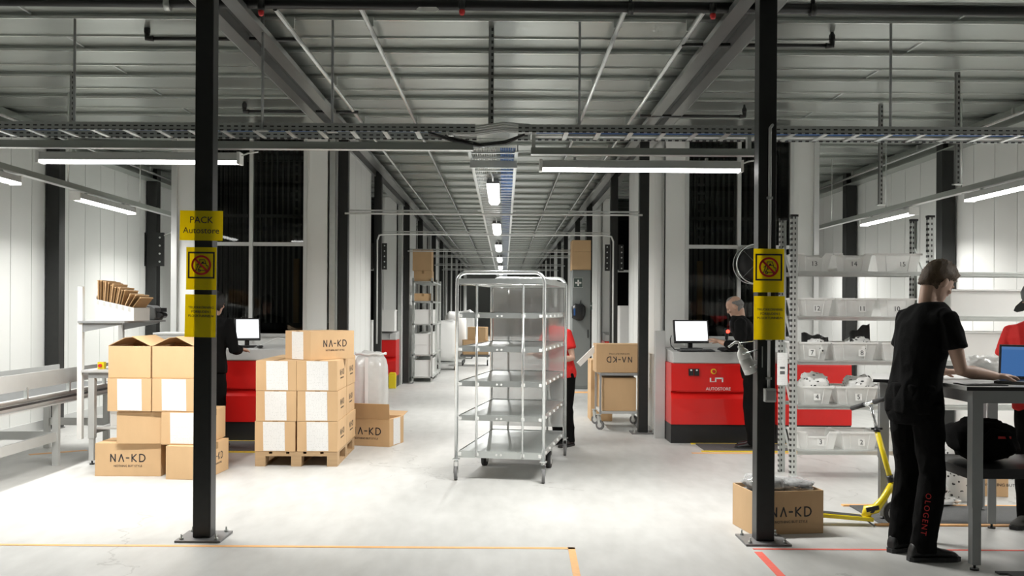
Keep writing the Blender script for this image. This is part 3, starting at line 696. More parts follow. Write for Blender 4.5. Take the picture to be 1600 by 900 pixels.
# conduits crossing the aisle at each column pair
for i, y in enumerate((12.1, 15.4, 19.9, 23.1, 27.5, 30.8)):
    t = thing('cross_conduit', 'white conduit crossing the aisle between the %s pair of columns' % ['second', 'third', 'fourth', 'fifth', 'sixth', 'seventh'][i], 'conduit', (0, y - 0.1, 2.735 if i < 3 else 2.793))
    b = MB()
    if i == 1: b.tube([(-2.03, 0, -1.75), (-2.03, 0, -0.1), (-2.0, 0, -0.02), (-1.92, 0, 0), (1.62, 0, 0), (1.7, 0, -0.02), (1.73, 0, -0.1), (1.73, 0, -1.75)], 0.014, 8)
    else: b.cyl((-2.0, 0, 0), (1.72, 0, 0), 0.013, 8)
    b.build('pipe', 'white_cable', t)
    b = MB(); b.bx(-1.95, -0.34, 0.015, 0.035, 0.03, 0.05); b.bx(0.14, 1.68, 0.015, 0.035, 0.03, 0.05); b.build('support_rail', 'galv', t)
# ================================================================== floor markings and mats
def tape(name, label, pts, w, mat, z=0.002):
    t = thing(name, label, 'tape line')
    for a, b in zip(pts[:-1], pts[1:]):
        d = (b - a).normalized() * (w / 2)
        m = MB(); m.bar(a - d * 0.98 + Vector((0, 0, z / 2)), b + d * 0.98 + Vector((0, 0, z / 2)), w, z); m.build('strip', mat, t)
    return t
tape('floor_tape', 'orange floor tape running across the left foreground and turning at the aisle', [FL(-120, 850.5), FL(893, 857), FL(906, 925)], 0.045, 'orange_tape')
tape('floor_tape', 'red floor tape running right from the front right column', [FL(1180, 858), FL(1720, 861)], 0.03, 'red_tape')
tape('floor_tape', 'short red floor tape slanting toward the camera by the right column', [FL(1186, 864), FL(1232, 912)], 0.05, 'red_tape')
tape('floor_tape', 'orange floor tape under the packing tables behind the man in black', [FL(1456, 803), FL(1700, 807)], 0.05, 'orange_tape')
tape('floor_tape', 'orange floor tape below the numbered bin shelving', [FL(1085, 708), FL(1328, 709)], 0.06, 'orange_tape')
tape('floor_tape', 'orange floor tape under the left packing table', [FL(52, 710), FL(130, 704)], 0.08, 'orange_tape')
tape('floor_tape', 'pale orange floor tape patch beside the grey cabinet', [FL(898, 613), FL(940, 613)], 0.35, 'orange_tape')
def mat(label, x0, x1, y0, y1, edge='yellow_edge'):
    t = thing('floor_mat', label, 'mat', ((x0 + x1) / 2, (y0 + y1) / 2, 0)); a, b = (x1 - x0) / 2, (y1 - y0) / 2
    m = MB(); m.bx(-a, a, -b, b, 0, 0.012); m.build('pad', 'mat', t)
    m = MB(); e = 0.05
    for (p, q, r_, s) in ((-a - e, a + e, -b - e, -b), (-a - e, a + e, b, b + e)): m.bx(p, q, r_, s, 0, 0.01)
    m.build('edging', edge, t)
mat('dark anti-fatigue mat with yellow edging under the man at the red machine', 2.22, 3.3, 10.55, 11.1)
mat('dark anti-fatigue mat with yellow edging left of the pallet', -3.7, -2.35, 10.3, 11.08)
mat('dark mat with orange edging between the two right tables', 2.75, 5.2, 6.98, 7.62, 'orange_tape')
p = FL(1585, 897); mat('dark mat corner at the bottom right of the picture', p.x - 0.05, p.x + 1.2, p.y - 0.6, p.y - 0.02, 'mat')

# ================================================================== cartons
def carton(label, loc, rz, L=0.6, W=0.4, H=0.295, logo=(), sheet=None, open_=False, flip=False, group=None, name='cardboard_box', tilt=None, logo_h=0.052, sheet_w=0.2):
    """L along local x, W along local y. logo / sheet: faces out of 'front','right','left'"""
    t = thing(name, label, 'box', loc, rz, group)
    h = 0.006
    b = MB()
    if open_:
        b.bx(-L / 2, L / 2, -W / 2, -W / 2 + h, 0, H); b.bx(-L / 2, L / 2, W / 2 - h, W / 2, 0, H); b.bx(-L / 2, -L / 2 + h, -W / 2 + h, W / 2 - h, 0, H); b.bx(L / 2 - h, L / 2, -W / 2 + h, W / 2 - h, 0, H); b.bx(-L / 2 + h, L / 2 - h, -W / 2 + h, W / 2 - h, 0, h)
    else: b.bx(-L / 2, L / 2, -W / 2, W / 2, 0, H - 0.004)
    b.build('body', 'card', t, 0.003)
    if not open_:
        for s in (-1, 1):
            f = MB(); f.bx(-L / 2 + 0.002, L / 2 - 0.002, min(s * W / 2, s * 0.002), max(s * W / 2, s * 0.002), H - 0.004, H); f.build('flap', 'card', t)
        f = MB(); f.bx(-L / 2 - 0.001, L / 2 + 0.001, -0.025, 0.025, H, H + 0.0008); f.bx(-L / 2 - 0.0012, -L / 2, -0.025, 0.025, H - 0.06, H); f.bx(L / 2, L / 2 + 0.0012, -0.025, 0.025, H - 0.06, H); f.build('packing_tape', 'card_dark', t)
    ang = {'front': 0, 'right': R(90), 'left': R(-90)}
    off = {'front': (0, -W / 2 - 0.0006), 'right': (L / 2 + 0.0006, 0), 'left': (-L / 2 - 0.0006, 0)}
    for f_ in logo: nakd(t, logo_h, (*off[f_], H * (0.56 if not flip else 0.46)), ang[f_], flip)
    if sheet:
        fw = L if sheet == 'front' else W; o = off[sheet]
        m = MB(Matrix.Translation((o[0], o[1], 0)) @ Matrix.Rotation(ang[sheet], 4, 'Z'))
        m.prism([(-sheet_w / 2 + 0.004, 0.012), (sheet_w / 2 + 0.006, 0.008), (sheet_w / 2, H - 0.006), (-sheet_w / 2, H - 0.004)], 0.001, 'y', -0.001)
        m.build('shipping_sheet', 'label', t)
    return t
def flap(t, p0, p1, d, name='flap'):
    """a free flap hinged on p0-p1, reaching by vector d"""
    p0, p1, d = Vector(p0), Vector(p1), Vector(d); n = (p1 - p0).cross(d).normalized() * 0.005
    b = MB(); vs = [p0, p1, p1 + d, p0 + d]; vs = vs + [v + n for v in vs]
    b.add(vs, [(0, 1, 2, 3), (7, 6, 5, 4), (0, 4, 5, 1), (1, 5, 6, 2), (2, 6, 7, 3), (3, 7, 4, 0)]); return b.build(name, 'card', t)

# ---- pallet with its load
PX, PY, PR = -2.035, 9.36 + 0.62, R(1.0)     # pallet centre
def pl(x, y, z): v = Matrix.Rotation(PR, 3, 'Z') @ Vector((x, y, 0)); return (PX + v.x, PY + v.y, z)
t = thing('pallet', 'wooden pallet under the neat block of cartons', 'pallet', (PX, PY, 0), PR)
for i in range(5): m = MB(); m.bx(-0.4 + i * 0.1665, -0.4 + i * 0.1665 + 0.134 if i < 4 else 0.4, -0.6, 0.6, 0.122, 0.144); m.build('deck_board', 'wood', t)
for yy in (-0.6, -0.0725, 0.455): m = MB(); m.bx(-0.4, 0.4, yy, yy + 0.145, 0.1, 0.122); m.build('cross_board', 'wood', t)
for x in (-0.4, -0.05, 0.3):
    m = MB(); m.bx(x, x + 0.1, -0.6, 0.6, 0, 0.022); m.build('bottom_board', 'wood', t)
    for yy in (-0.6, -0.0725, 0.455): m = MB(); m.bx(x, x + 0.1, yy, yy + 0.145, 0.022, 0.1); m.build('block', 'wood', t)
lv = ['bottom', 'middle', 'top']
for k in range(3):
    for i in (0, 1):
        for j in (0, 1):
            jx, jr = random.uniform(-0.006, 0.006), random.uniform(-0.8, 0.8)
            lb = 'pallet carton, %s layer, %s %s' % (lv[k], 'front' if j == 0 else 'rear', ('left with white shipping sheet' if i == 0 else 'right with white shipping sheet') if j == 0 else ('left, hidden behind its neighbour' if i == 0 else 'right with printed side'))
            carton(lb, pl(-0.2 + i * 0.405 + jx, -0.305 + j * 0.61, 0.145 + k * 0.297), PR + R(90 + jr), 0.6, 0.395, 0.295, logo=() , sheet=None)
            t = bpy.data.objects[col.objects[-1].name]
# (prints and sheets for the pallet cartons: local +x looks back, local -x to the camera after the quarter turn)
for o in [o for o in col.objects if o.get('label', '').startswith('pallet carton')]:
    lb = o['label']
    if 'front' in lb:
        m = MB(Matrix.Translation((-0.3012, 0, 0)) @ Matrix.Rotation(R(-90), 4, 'Z'))
        d = random.uniform(-0.02, 0.02)
        m.prism([(-0.105 + d, 0.008), (0.105 + d, 0.008), (0.1 + d, 0.29), (-0.11 + d, 0.291)], 0.001, 'y', -0.001); m.build('shipping_sheet', 'label', o)
    if ' right' in lb: nakd(o, 0.052, (0, -0.198, 0.17), 0)
carton('carton lying across the top of the pallet load, with logo and white sheet', (P(485, 545, 9.42).x + 0.027, 9.77, 0.145 + 3 * 0.297), R(50), 0.56, 0.40, 0.285, logo=(), sheet=None)
o = [o for o in col.objects if o.get('label', '').startswith('carton lying across')][0]
nakd(o, 0.062, (0.03, -0.2006, 0.16), 0)
m = MB(Matrix.Translation((-0.2806, 0, 0)) @ Matrix.Rotation(R(-90), 4, 'Z')); m.prism([(-0.09, 0.003), (0.09, 0.003), (0.085, 0.277), (-0.095, 0.278)], 0.001, 'y', -0.001); m.build('shipping_sheet', 'label', o)

# ---- loose stack left of the front left column
def at_front(u0, u1, Yf): return (P(u0, 600, Yf).x + P(u1, 600, Yf).x) / 2
Yf = 8.78
carton('carton on the floor at the foot of the loose stack, logo facing the camera', (at_front(147, 253, Yf), Yf + 0.2, 0), R(1), 0.6, 0.4, 0.30, logo=('front',), logo_h=0.066)
carton('carton on the floor right behind the left black column', (at_front(261, 316, 8.62) + 0.03, 8.62 + 0.3, 0), R(-4), 0.36, 0.6, 0.30, logo=('right',), logo_h=0.06)
carton('loose stack carton, second layer, half over the logo carton', (at_front(181, 252, 8.75), 8.75 + 0.3, 0.302), R(2), 0.41, 0.6, 0.29)
carton('loose stack carton, second layer, with sheet beside the black column', (at_front(253, 322, 8.7), 8.7 + 0.3, 0.302), R(-1), 0.4, 0.6, 0.295, sheet='front', sheet_w=0.24)
carton('loose stack carton, third layer, left one with white sheet', (at_front(167, 236, 8.72), 8.72 + 0.3, 0.6), R(0.5), 0.395, 0.6, 0.30, sheet='front', sheet_w=0.22)
carton('loose stack carton, third layer, right one with white sheet', (at_front(237, 306, 8.72), 8.72 + 0.3, 0.6), R(0), 0.395, 0.6, 0.30, sheet='front', sheet_w=0.22)
for (u0, u1, w) in ((169, 235, 'left'), (236, 305, 'right')):
    t = carton('open topped carton on the loose stack, %s one' % w, (at_front(u0, u1, 8.74), 8.74 + 0.29, 0.902), R(0), 0.385, 0.58, 0.29, open_=True)
    flap(t, (-0.192, 0.29, 0.29), (-0.192, -0.29, 0.29), (0.15, 0, 0.075)); flap(t, (0.192, -0.29, 0.29), (0.192, 0.29, 0.29), (-0.17, 0, 0.085)); flap(t, (0.19, 0.288, 0.29), (-0.19, 0.288, 0.29), (0, -0.12, 0.04))
    m = MB(); m.bx(-0.15, 0.15, -0.25, 0.25, 0.01, 0.2); m.build('packing_contents', 'card_dark', t)

# ---- open carton with bagged garments by the front right column
a, b_ = FL(1166, 838), FL(1281, 833)
t = carton('open carton of bagged garments standing behind the right black column', ((a.x + b_.x) / 2 - 0.02 + 0.03, (a.y + b_.y) / 2 + 0.19, 0), math.atan2(b_.y - a.y, b_.x - a.x) * 0 + R(9), 0.52, 0.36, 0.30, open_=True)
nakd(t, 0.062, (0.02, -0.1806, 0.155), 0)
m = MB(); m.bx(-0.25, 0.25, -0.17, 0.17, 0.01, 0.27); m.build('lower_garments', 'garment', t)
def blob(seedv, sx, sy, sz, n=26, amp=0.25, fr=3.0, flatten=0.0, power=2.6):
    """lumpy soft mass, base at z=0"""
    vs, fs = [], []; nu, nv = n, n // 2
    for j in range(nv + 1):
        ph = math.pi * j / nv
        for i in range(nu):
            th = 2 * math.pi * i / nu
            d = Vector((math.sin(ph) * math.cos(th), math.sin(ph) * math.sin(th), math.cos(ph)))
            e = 2 / power; q = Vector([math.copysign(abs(c) ** e, c) for c in d])
            k = 1 + amp * noise.noise(d * fr + Vector((seedv * 3.1, seedv, 0))) + amp * 0.45 * noise.noise(d * fr * 2.7 + Vector((0, seedv, seedv * 2)))
            v = Vector((q.x * sx * k, q.y * sy * k, q.z * sz * k + sz)); v.z = max(v.z, 0.0)
            vs.append(v)
    for j in range(nv):
        for i in range(nu): fs.append((j * nu + i, (j + 1) * nu + i, (j + 1) * nu + (i + 1) % nu, j * nu + (i + 1) % nu))
    return vs, fs
g = thing('bagged_garment', 'grey garments in clear film heaped in the carton by the right column', 'clothes', t.matrix_basis @ Vector((0, 0, 0.275)), R(9))
for i, (x, y, sx, sy, sz) in enumerate(((-0.1, 0.0, 0.13, 0.15, 0.05), (0.1, 0.0, 0.14, 0.15, 0.036))):
    vs, fs = blob(i + 2, sx, sy, sz, 30, 0.22, 2.4); m = MB(); m.add([v + Vector((x, y, 0)) for v in vs], fs, 0, True); m.build('folded_garment', 'garment', g)
    m = MB(); m.add([Vector((v.x * 1.06, v.y * 1.04, v.z * 1.12 + 0.002)) + Vector((x, y, 0)) for v in vs], fs, 0, True); m.build('film_bag', 'bag_film', g)
# ---- open carton and white sack behind the pallet
t = carton('open carton with raised flap standing beside the pallet', (P(583, 690, 10.9).x, 11.0, 0), R(-16), 0.55, 0.42, 0.31, open_=True, sheet='right', sheet_w=0.2)
nakd(t, 0.075, (-0.01, -0.2106, 0.17), 0)
flap(t, (-0.275, -0.208, 0.31), (0.275, -0.208, 0.31), (0.02, -0.06, 0.175)); flap(t, (0.272, -0.2, 0.31), (0.272, 0.2, 0.31), (-0.1, 0, -0.12)); flap(t, (0.27, 0.208, 0.31), (-0.27, 0.208, 0.31), (0, 0.14, 0.04))
q = P(578, 640, 11.9)
t = thing('rubbish_sack', 'big translucent white sack behind the open carton', 'bag', (q.x, 11.95, 0), 0)
vs, fs = blob(5, 0.205, 0.2, 0.50, 44, 0.10, 2.4, power=4.0); m = MB(); m.add(vs, fs, 0, True); m.build('sack', 'white_bag', t)
m = MB(); m.tube([(0.2 * math.cos(i * R(15)) * 0.93, 0.2 * math.sin(i * R(15)) * 0.93, 0.985 + 0.008 * math.sin(i * 1.7)) for i in range(25)], 0.014, 6); m.build('rolled_rim', 'white', t)
m = MB(); m.bx(-0.04, 0.0, -0.225, -0.2, 0.05, 0.95); m.build('stand_strip', 'white', t)
vs, fs = blob(9, 0.14, 0.12, 0.28, 26, 0.25, 3.2); m = MB(); m.add([v + Vector((0.02, 0, 0.08)) for v in vs], fs, 0, True); m.build('film_waste', 'white', t)
# ================================================================== red storage ports
def port(label, x0, x1, yf, yb, mirror=False, full=True):
    """red machine: chamfered ends, ledge, grey worktop, black plinth. local origin at front left floor corner"""
    t = thing('storage_port', label, 'machine', (x0, yf, 0)); W = x1 - x0; D = yb - yf
    m = MB(); m.bx(0.0, W, 0.02, D, 0, 0.22); m.build('plinth', 'black', t)
    # red body: profile in y-z swept along x, the mid ledge undercut
    prof = [(0.0, 0.22), (0.0, 0.52), (0.055, 0.60), (0.015, 0.605), (0.0, 0.615), (0.015, 0.905), (0.02, 0.93), (D, 0.93), (D, 0.22)]
    m = MB(); m.prism(prof, W, 'x', 0.0); m.build('red_body', 'red', t)
    m = MB(); m.bx(0.06, W - 0.06, 0.006, 0.06, 0.60, 0.612); m.build('ledge', 'red', t)
    m = MB(); m.prism([(0.02, 0.93), (0.005, 0.94), (0.04, 1.06), (D, 1.10), (D, 0.93)], W - 0.02, 'x', 0.02); m.build('worktop', 'grey_top', t, 0.006)
    m = MB(); m.bx(W * 0.74, W * 0.74 + 0.004, 0.004, 0.03, 0.945, 1.05); m.build('worktop_joint', 'dark_grey', t)
    if full:
        for i in (0, 1):
            m = MB(); m.bx(0.2 + i * 0.065, 0.255 + i * 0.065, -0.008, 0.012, 0.79, 0.87); b = m.build('switch', 'black', t)
            m = MB(); m.bx(0.218 + i * 0.065, 0.237 + i * 0.065, -0.012, -0.008, 0.845, 0.862); m.build('rocker', 'white', b)
        m = MB(); m.cyl((0.49, 0.014, 0.84), (0.49, -0.004, 0.84), 0.032, 16); b = m.build('stop_collar', 'yellow', t)
        m = MB(); m.cyl((0.49, -0.004, 0.84), (0.49, -0.022, 0.84), 0.02, 14); m.build('stop_button', 'red_part', b)
        m = MB(); m.strokes([[(-0.065, 0.055), (-0.065, 0.01), (0.0, 0.01)], [(-0.005, -0.05), (-0.005, 0.055), (0.075, 0.055), (0.075, -0.05)]], 0.016)
        o = m.build('logo_mark', 'white', t); o.location = (0.52, 0.006, 0.705)
        text('AUTOSTORE', 0.05, 'logo_text', t, (0.545, 0.0005, 0.635), mat='white')
        m = MB(); m.bx(0.9, 0.95, -0.003, 0.012, 0.57, 0.585); m.build('latch', 'dark_grey', t)
    return t
YP = 11.17
port('red storage port with grey worktop right of the aisle', 1.95, 3.02, YP, 11.8)
port('red storage port behind the numbered bin shelving', 3.18, 4.05, YP, 11.8, full=False)
port('red storage port behind the pallet on the left', -3.35, -2.12, YP, 11.8, full=False)
port('red storage port farther back in the left aisle', -2.62, -2.12, 18.8, 19.4, full=False)
port('red storage port farther back in the right aisle', 1.97, 2.6, 18.8, 19.4, full=False)
q = FL(618, 606); m = MB(); m.bx(-0.07, 0.07, -0.05, 0.05, 0, 0.28); m.prism([(-0.07, 0.28), (0.07, 0.28), (0.05, 0.31), (-0.05, 0.31)], 0.1, 'y', -0.05)
o = m.build('corner_guard', 'yellow', None, 0.008); o.location = (-2.16, 18.62, 0); tag(o, 'yellow corner guard in front of the far left red port', 'guard')

# ---- monitors, scanner, keyboard on the ports
def monitor(label, loc, rz, w=0.50, h=0.32, tilt=R(-10)):
    t = thing('monitor', label, 'monitor', loc, rz)
    m = MB(); m.bx(-0.11, 0.11, -0.08, 0.09, 0, 0.014); m.build('foot', 'black', t, 0.004)
    m = MB(); m.bar((0, 0.04, 0.012), (0, 0.035, 0.16), 0.05, 0.025); m.build('neck', 'black', t)
    X = Matrix.Translation((0, 0.015, 0.07 + h / 2)) @ Matrix.Rotation(tilt, 4, 'X')
    m = MB(X); m.bx(-w / 2, w / 2, -0.012, 0.018, -h / 2, h / 2); b = m.build('bezel', 'black', t, 0.004)
    m = MB(X); m.bx(-w / 2 + 0.018, w / 2 - 0.018, -0.0145, -0.012, -h / 2 + 0.028, h / 2 - 0.018); m.build('screen', 'screen', b)
    return t
monitor('lit monitor standing on the right red port', (2.235, 11.45, 1.085), R(12), 0.44, 0.28)
monitor('lit monitor beside the person at the left red port', (-3.06, 11.45, 1.085), R(25), 0.30, 0.27)
t = thing('barcode_scanner', 'black handheld scanner with red light on a stand on the right port', 'scanner', (2.64, 11.38, 1.077))
m = MB(); m.lathe([(0.06, 0), (0.055, 0.012), (0.02, 0.018)], n=16); m.build('foot', 'black', t)
m = MB(); m.tube([(0, 0, 0.015), (0, 0, 0.09), (0, 0.01, 0.16)], 0.008, 8); m.build('stem', 'black', t)
m = MB(); m.tube([(0, 0.015, 0.13), (0, 0.005, 0.19), (0, -0.01, 0.235)], [0.018, 0.022, 0.026], 10); b = m.build('handle', 'black', t)
m = MB(); m.tube([(0, 0.03, 0.245), (0, -0.03, 0.232), (0, -0.05, 0.226)], [0.028, 0.036, 0.033], 12, flat=(1.1, 0.8)); b = m.build('head', 'black', t)
m = MB(); m.cyl((0, -0.05, 0.226), (0, -0.054, 0.225), 0.022, 12); m.build('scan_window', 'red_led', b)
def keyboard(label, loc, rz, w=0.42):
    t = thing('keyboard', label, 'keyboard', loc, rz)
    m = MB(); m.prism([(-0.07, 0), (0.07, 0), (0.07, 0.02), (-0.07, 0.01)], w, 'x', -w / 2); m.build('case', 'black', t)
    km = MB()
    for r_ in range(4):
        for c in range(12): km.bx(-w / 2 + 0.015 + c * (w - 0.03) / 12, -w / 2 + 0.012 + (c + 0.85) * (w - 0.03) / 12, -0.055 + r_ * 0.03, -0.03 + r_ * 0.03, 0.008, 0.02 + r_ * 0.002)
    km.build('keys', 'dark_grey', t)['kind'] = 'stuff'
keyboard('black keyboard in front of the monitor on the right port', (2.26, 11.30, 1.068), R(4))
t = thing('scrap_bag', 'dark crumpled plastic bag lying on the right port', 'bag', (2.66, 11.30, 1.068)); vs, fs = blob(12, 0.13, 0.06, 0.025, 26, 0.4, 4); m = MB(); m.add(vs, fs, 0, True); m.build('bag', 'black', t)
t = thing('white_box', 'white packing box at the back of the right port', 'box', (2.88, 11.52, 1.085)); m = MB(); m.bx(-0.09, 0.09, -0.08, 0.08, 0, 0.14); m.build('carton', 'white', t); m = MB(); m.bx(-0.092, 0.092, -0.082, 0.082, 0.14, 0.155); m.build('lid', 'white', t)
t = thing('plastic_cup', 'clear plastic beaker held up by the man at the right port', 'cup', (2.62, 10.95, 1.30)); m = MB(); m.lathe([(0.04, 0), (0.055, 0.13), (0.052, 0.13), (0.038, 0.004)], n=18); m.build('beaker', 'clear_cup', t)
def cord(name, label, pts, r, mat):
    m = MB(); m.tube(pts, r, 6); o = m.build(name, mat); tag(o, label, 'cable'); return o
cord('monitor_cable', 'black cable hanging beside the right monitor', [(2.02, 11.6, 1.24), (1.99, 11.5, 1.2), (1.985, 11.42, 1.13), (2.02, 11.36, 1.083), (2.12, 11.4, 1.085)], 0.006, 'black')
cord('loose_cable', 'white cables looping over the left red port', [(-2.95, 11.35, 1.075), (-2.85, 11.4, 1.12), (-2.7, 11.45, 1.19), (-2.55, 11.45, 1.16), (-2.42, 11.45, 1.10), (-2.3, 11.5, 1.10)], 0.006, 'white_cable')
t = thing('computer_mouse', 'black mouse on the left red port', 'mouse', (-2.88, 11.33, 1.073)); vs, fs = blob(3, 0.035, 0.055, 0.016, 16, 0.02); m = MB(); m.add(vs, fs, 0, True); m.build('shell', 'black', t); m = MB(); m.bx(-0.003, 0.003, -0.03, -0.005, 0.029, 0.034); m.build('wheel', 'dark_grey', t)
# grey cable duct post between column and right port
m = MB(); m.bx(-0.06, 0.06, -0.05, 0.05, 0, 1.3); m.bx(-0.055, 0.055, -0.056, -0.05, 0.02, 1.25); o = m.build('duct_post', 'lt_frame'); o.location = (1.885, 11.98 - 0.35, 0); tag(o, 'grey cable duct post between the column and the right red port', 'post')

# ================================================================== carts of the middle ground
def caster(parent, x, y, z_top, r=0.05, yaw=0.0, wmat='rubber', fork='zinc', w=0.028):
    c, s = math.cos(yaw), math.sin(yaw)
    ox, oy = x - s * 0.0 + 0.02 * s, y - 0.02 * c
    b = MB(); b.bx(x - 0.03, x + 0.03, y - 0.03, y + 0.03, z_top - 0.008, z_top); b.cyl((x, y, z_top - 0.03), (x, y, z_top - 0.008), 0.018, 10)
    for k in (-1, 1): b.bar((ox + k * (w / 2 + 0.006) * c, oy + k * (w / 2 + 0.006) * s, r), (x + k * (w / 2 + 0.004) * c, y + k * (w / 2 + 0.004) * s, z_top - 0.025), 0.004, 0.035, up=(s, -c, 0))
    b.bar((x - (w / 2 + 0.008) * c, y - (w / 2 + 0.008) * s, z_top - 0.027), (x + (w / 2 + 0.008) * c, y + (w / 2 + 0.008) * s, z_top - 0.027), 0.04, 0.004)
    o = b.build('caster_fork', fork, parent)
    b = MB(); X = Vector((c, s, 0)); p = Vector((ox, oy, r)); b.cyl(p - X * w / 2, p + X * w / 2, r, 18); wh = b.build('caster_wheel', wmat, o)
    b = MB(); b.cyl(p - X * (w / 2 + 0.002), p + X * (w / 2 + 0.002), r * 0.55, 14); b.build('hub', 'offwhite', wh) if False else b.build('wheel_hub', 'offwhite', o)
# the tall empty picking cart in the aisle
CW, CL = 0.80, 1.66
fl, fr = P(712, 748, 8.66), P(848, 752, 8.55)
fx, fy = (-0.43, 8.72), (0.345, 8.58)
ang = math.atan2(fy[1] - fx[1], fy[0] - fx[0])
t = thing('picking_cart', 'tall empty steel picking cart with five shelves standing in the aisle', 'cart', (fx[0], fx[1], 0), ang)
HT = 1.88
def u_frame(yy, nm):
    r_ = 0.085; pts = [(0, yy, 0.19), (0, yy, HT - r_)] + [(r_ - r_ * math.cos(R(a)), yy, HT - r_ + r_ * math.sin(R(a))) for a in (22, 45, 67, 90)] + [(CW - r_ + r_ * math.sin(R(a)), yy, HT - r_ + r_ * math.cos(R(a))) for a in (0, 22, 45, 67, 90)] + [(CW, yy, 0.19)]
    m = MB(); m.tube(pts, 0.0165, 12); return m.build(nm, 'chrome', t)
u_frame(0, 'end_frame'); u_frame(CL, 'end_frame')
for yy in (0.0, CL):
    m = MB(); m.cyl((0.01, yy, HT - 0.11), (CW - 0.01, yy, HT - 0.11), 0.007, 8); m.build('cross_rod', 'chrome', t)
    for x in (0.185, 0.61):
        m = MB(); m.cyl((x, yy, 0.21), (x, yy, HT - 0.105), 0.0115, 10); m.build('upright_rod', 'chrome', t)
SZ = [0.25, 0.575, 0.885, 1.20, 1.505]
for k, z in enumerate(SZ):
    m = MB(); m.bx(0.02, CW - 0.02, 0.02, CL - 0.02, z, z + 0.004)
    h = 0.038 if k else 0.05
    for (a, b2, c, d) in ((0.018, CW - 0.018, 0.016, 0.02), (0.018, CW - 0.018, CL - 0.02, CL - 0.016), (0.018, 0.022, 0.02, CL - 0.02), (CW - 0.022, CW - 0.018, 0.02, CL - 0.02)): m.bx(a, b2, c, d, z - h, z + 0.012)
    s_ = m.build('shelf', 'zinc', t)
    m = MB()
    for x in (0.03, 0.19, 0.61, CW - 0.03): m.bx(x - 0.014, x + 0.014, -0.008, 0.016, z - 0.03, z - 0.004)
    for yy in (0.25, 0.55, 0.85, 1.15, 1.45): m.bx(CW - 0.018, CW - 0.006, yy - 0.012, yy + 0.012, z - 0.028, z - 0.006)
    m.build('clip', 'white', s_)
    m = MB()
    for x in (0.37, 0.41): m.cyl((x, 0.016, z - 0.018), (x, 0.008, z - 0.018), 0.009, 10)
    m.build('rivet', 'white', s_)
m = MB(); m.bx(0.0, CW, -0.01, 0.016, HT - 0.10, HT - 0.055); m.bx(0.0, CW, CL - 0.016, CL + 0.01, HT - 0.10, HT - 0.055); m.bx(CW - 0.02, CW, 0.0, CL, HT - 0.1, HT - 0.05); m.bx(0, 0.02, 0.0, CL, HT - 0.1, HT - 0.05); m.bx(0.02, CW - 0.02, 0.02, CL - 0.02, HT - 0.098, HT - 0.094); m.build('top_frame', 'zinc', t)
m = MB(); m.bx(0.02, CW - 0.02, CL - 0.012, CL - 0.008, 0.3, HT - 0.1); m.build('end_sheet', 'cart_sheet', t)
for (x, yy, r_) in ((0, 0, 0.062), (CW, 0, 0.062), (0, CL, 0.062), (CW, CL, 0.062)): caster(t, x, yy, 0.19, r_, 0.15, 'grey_rubber', 'chrome')
for x in (0.1, CW - 0.06): caster(t, x, 0.85, 0.2, 0.082, 0.0, 'rubber', 'galv', 0.045)

# two-tier trolley with stacked cartons beside the second right column
q = FL(948, 671)
t = thing('steel_trolley', 'grey two-tier trolley loaded with cartons beside the second right column', 'trolley', (1.25, 12.42, 0), R(0)); TW, TD = 0.50, 0.62
for x in (0, TW):
    for yy in (0, TD): m = MB(); m.bx(x - 0.013, x + 0.013, yy - 0.013, yy + 0.013, 0.2, 0.72); m.build('post', 'grey_frame', t)
for z in (0.205, 0.70): m = MB(); m.bx(0, TW, 0, TD, z, z + 0.03); m.build('deck', 'grey_frame' if z > 0.5 else 'lt_frame', t)
for x in (0.0, TW):
    for yy in (0.0, TD): caster(t, x - 0.02 if x == 0 else x, yy, 0.2, 0.06, 0.9, 'grey_rubber', 'zinc', 0.024)
carton('carton printed upside down on top of the two-tier trolley', (1.25 + 0.25, 12.42 + 0.30, 0.732), R(0), 0.60, 0.46, 0.37, logo=('front',), flip=True, logo_h=0.068)
carton('large carton on the lower deck of the two-tier trolley', (1.25 + 0.25, 12.42 + 0.31, 0.237), R(0), 0.44, 0.50, 0.43)
t = thing('foam_strip', 'white foam strip sticking out beside the upturned carton', 'strip', (1.09, 12.75, 0.88)); m = MB(); m.bar((-0.1, 0, -0.06), (0.13, 0, 0.17), 0.04, 0.07); m.build('strip', 'white', t); m = MB(); m.bar((-0.101, 0, -0.061), (-0.096, 0, -0.056), 0.041, 0.071); m.build('cut_end', 'offwhite', t)
carton('brown carton stack end behind the two-tier trolley', (1.36, 13.6, 0), R(0), 0.3, 0.5, 0.85)
# second row: grey first-aid cabinet, boxes above, bag
t = thing('first_aid_cabinet', 'tall grey cabinet with white cross sign at the right of the aisle', 'cabinet', (1.32, 18.7, 0))
m = MB(); m.bx(0, 0.36, 0, 0.55, 0, 2.32); m.build('body', 'grey_cabinet', t, 0.01)
m = MB(); m.bx(0.012, 0.348, -0.018, 0, 0.06, 2.28); d = m.build('door', 'grey_cabinet', t)
m = MB(); m.bx(0.30, 0.32, -0.03, -0.018, 1.0, 1.16); m.build('handle', 'black', d)
m = MB(); m.bx(0.03, 0.20, -0.022, -0.018, 1.98, 2.16); s_ = m.build('cross_sign', 'green_sign', t)
m = MB(); m.bx(0.10, 0.13, -0.024, -0.022, 2.01, 2.13); m.bx(0.055, 0.175, -0.024, -0.022, 2.055, 2.085); m.build('white_cross', 'white', s_)
m = MB(); m.bx(0.026, 0.204, -0.0215, -0.0185, 1.976, 2.164); m.build('sign_border', 'white', t)
for i, (z0, h, lb) in enumerate(((2.322, 0.36, 'lower brown carton on top of the grey cabinet'), (2.685, 0.22, 'upper brown carton on top of the grey cabinet'))):
    carton(lb, (1.50, 18.98, z0), 0, 0.37, 0.5, h)
q = P(922, 478, 19.7)
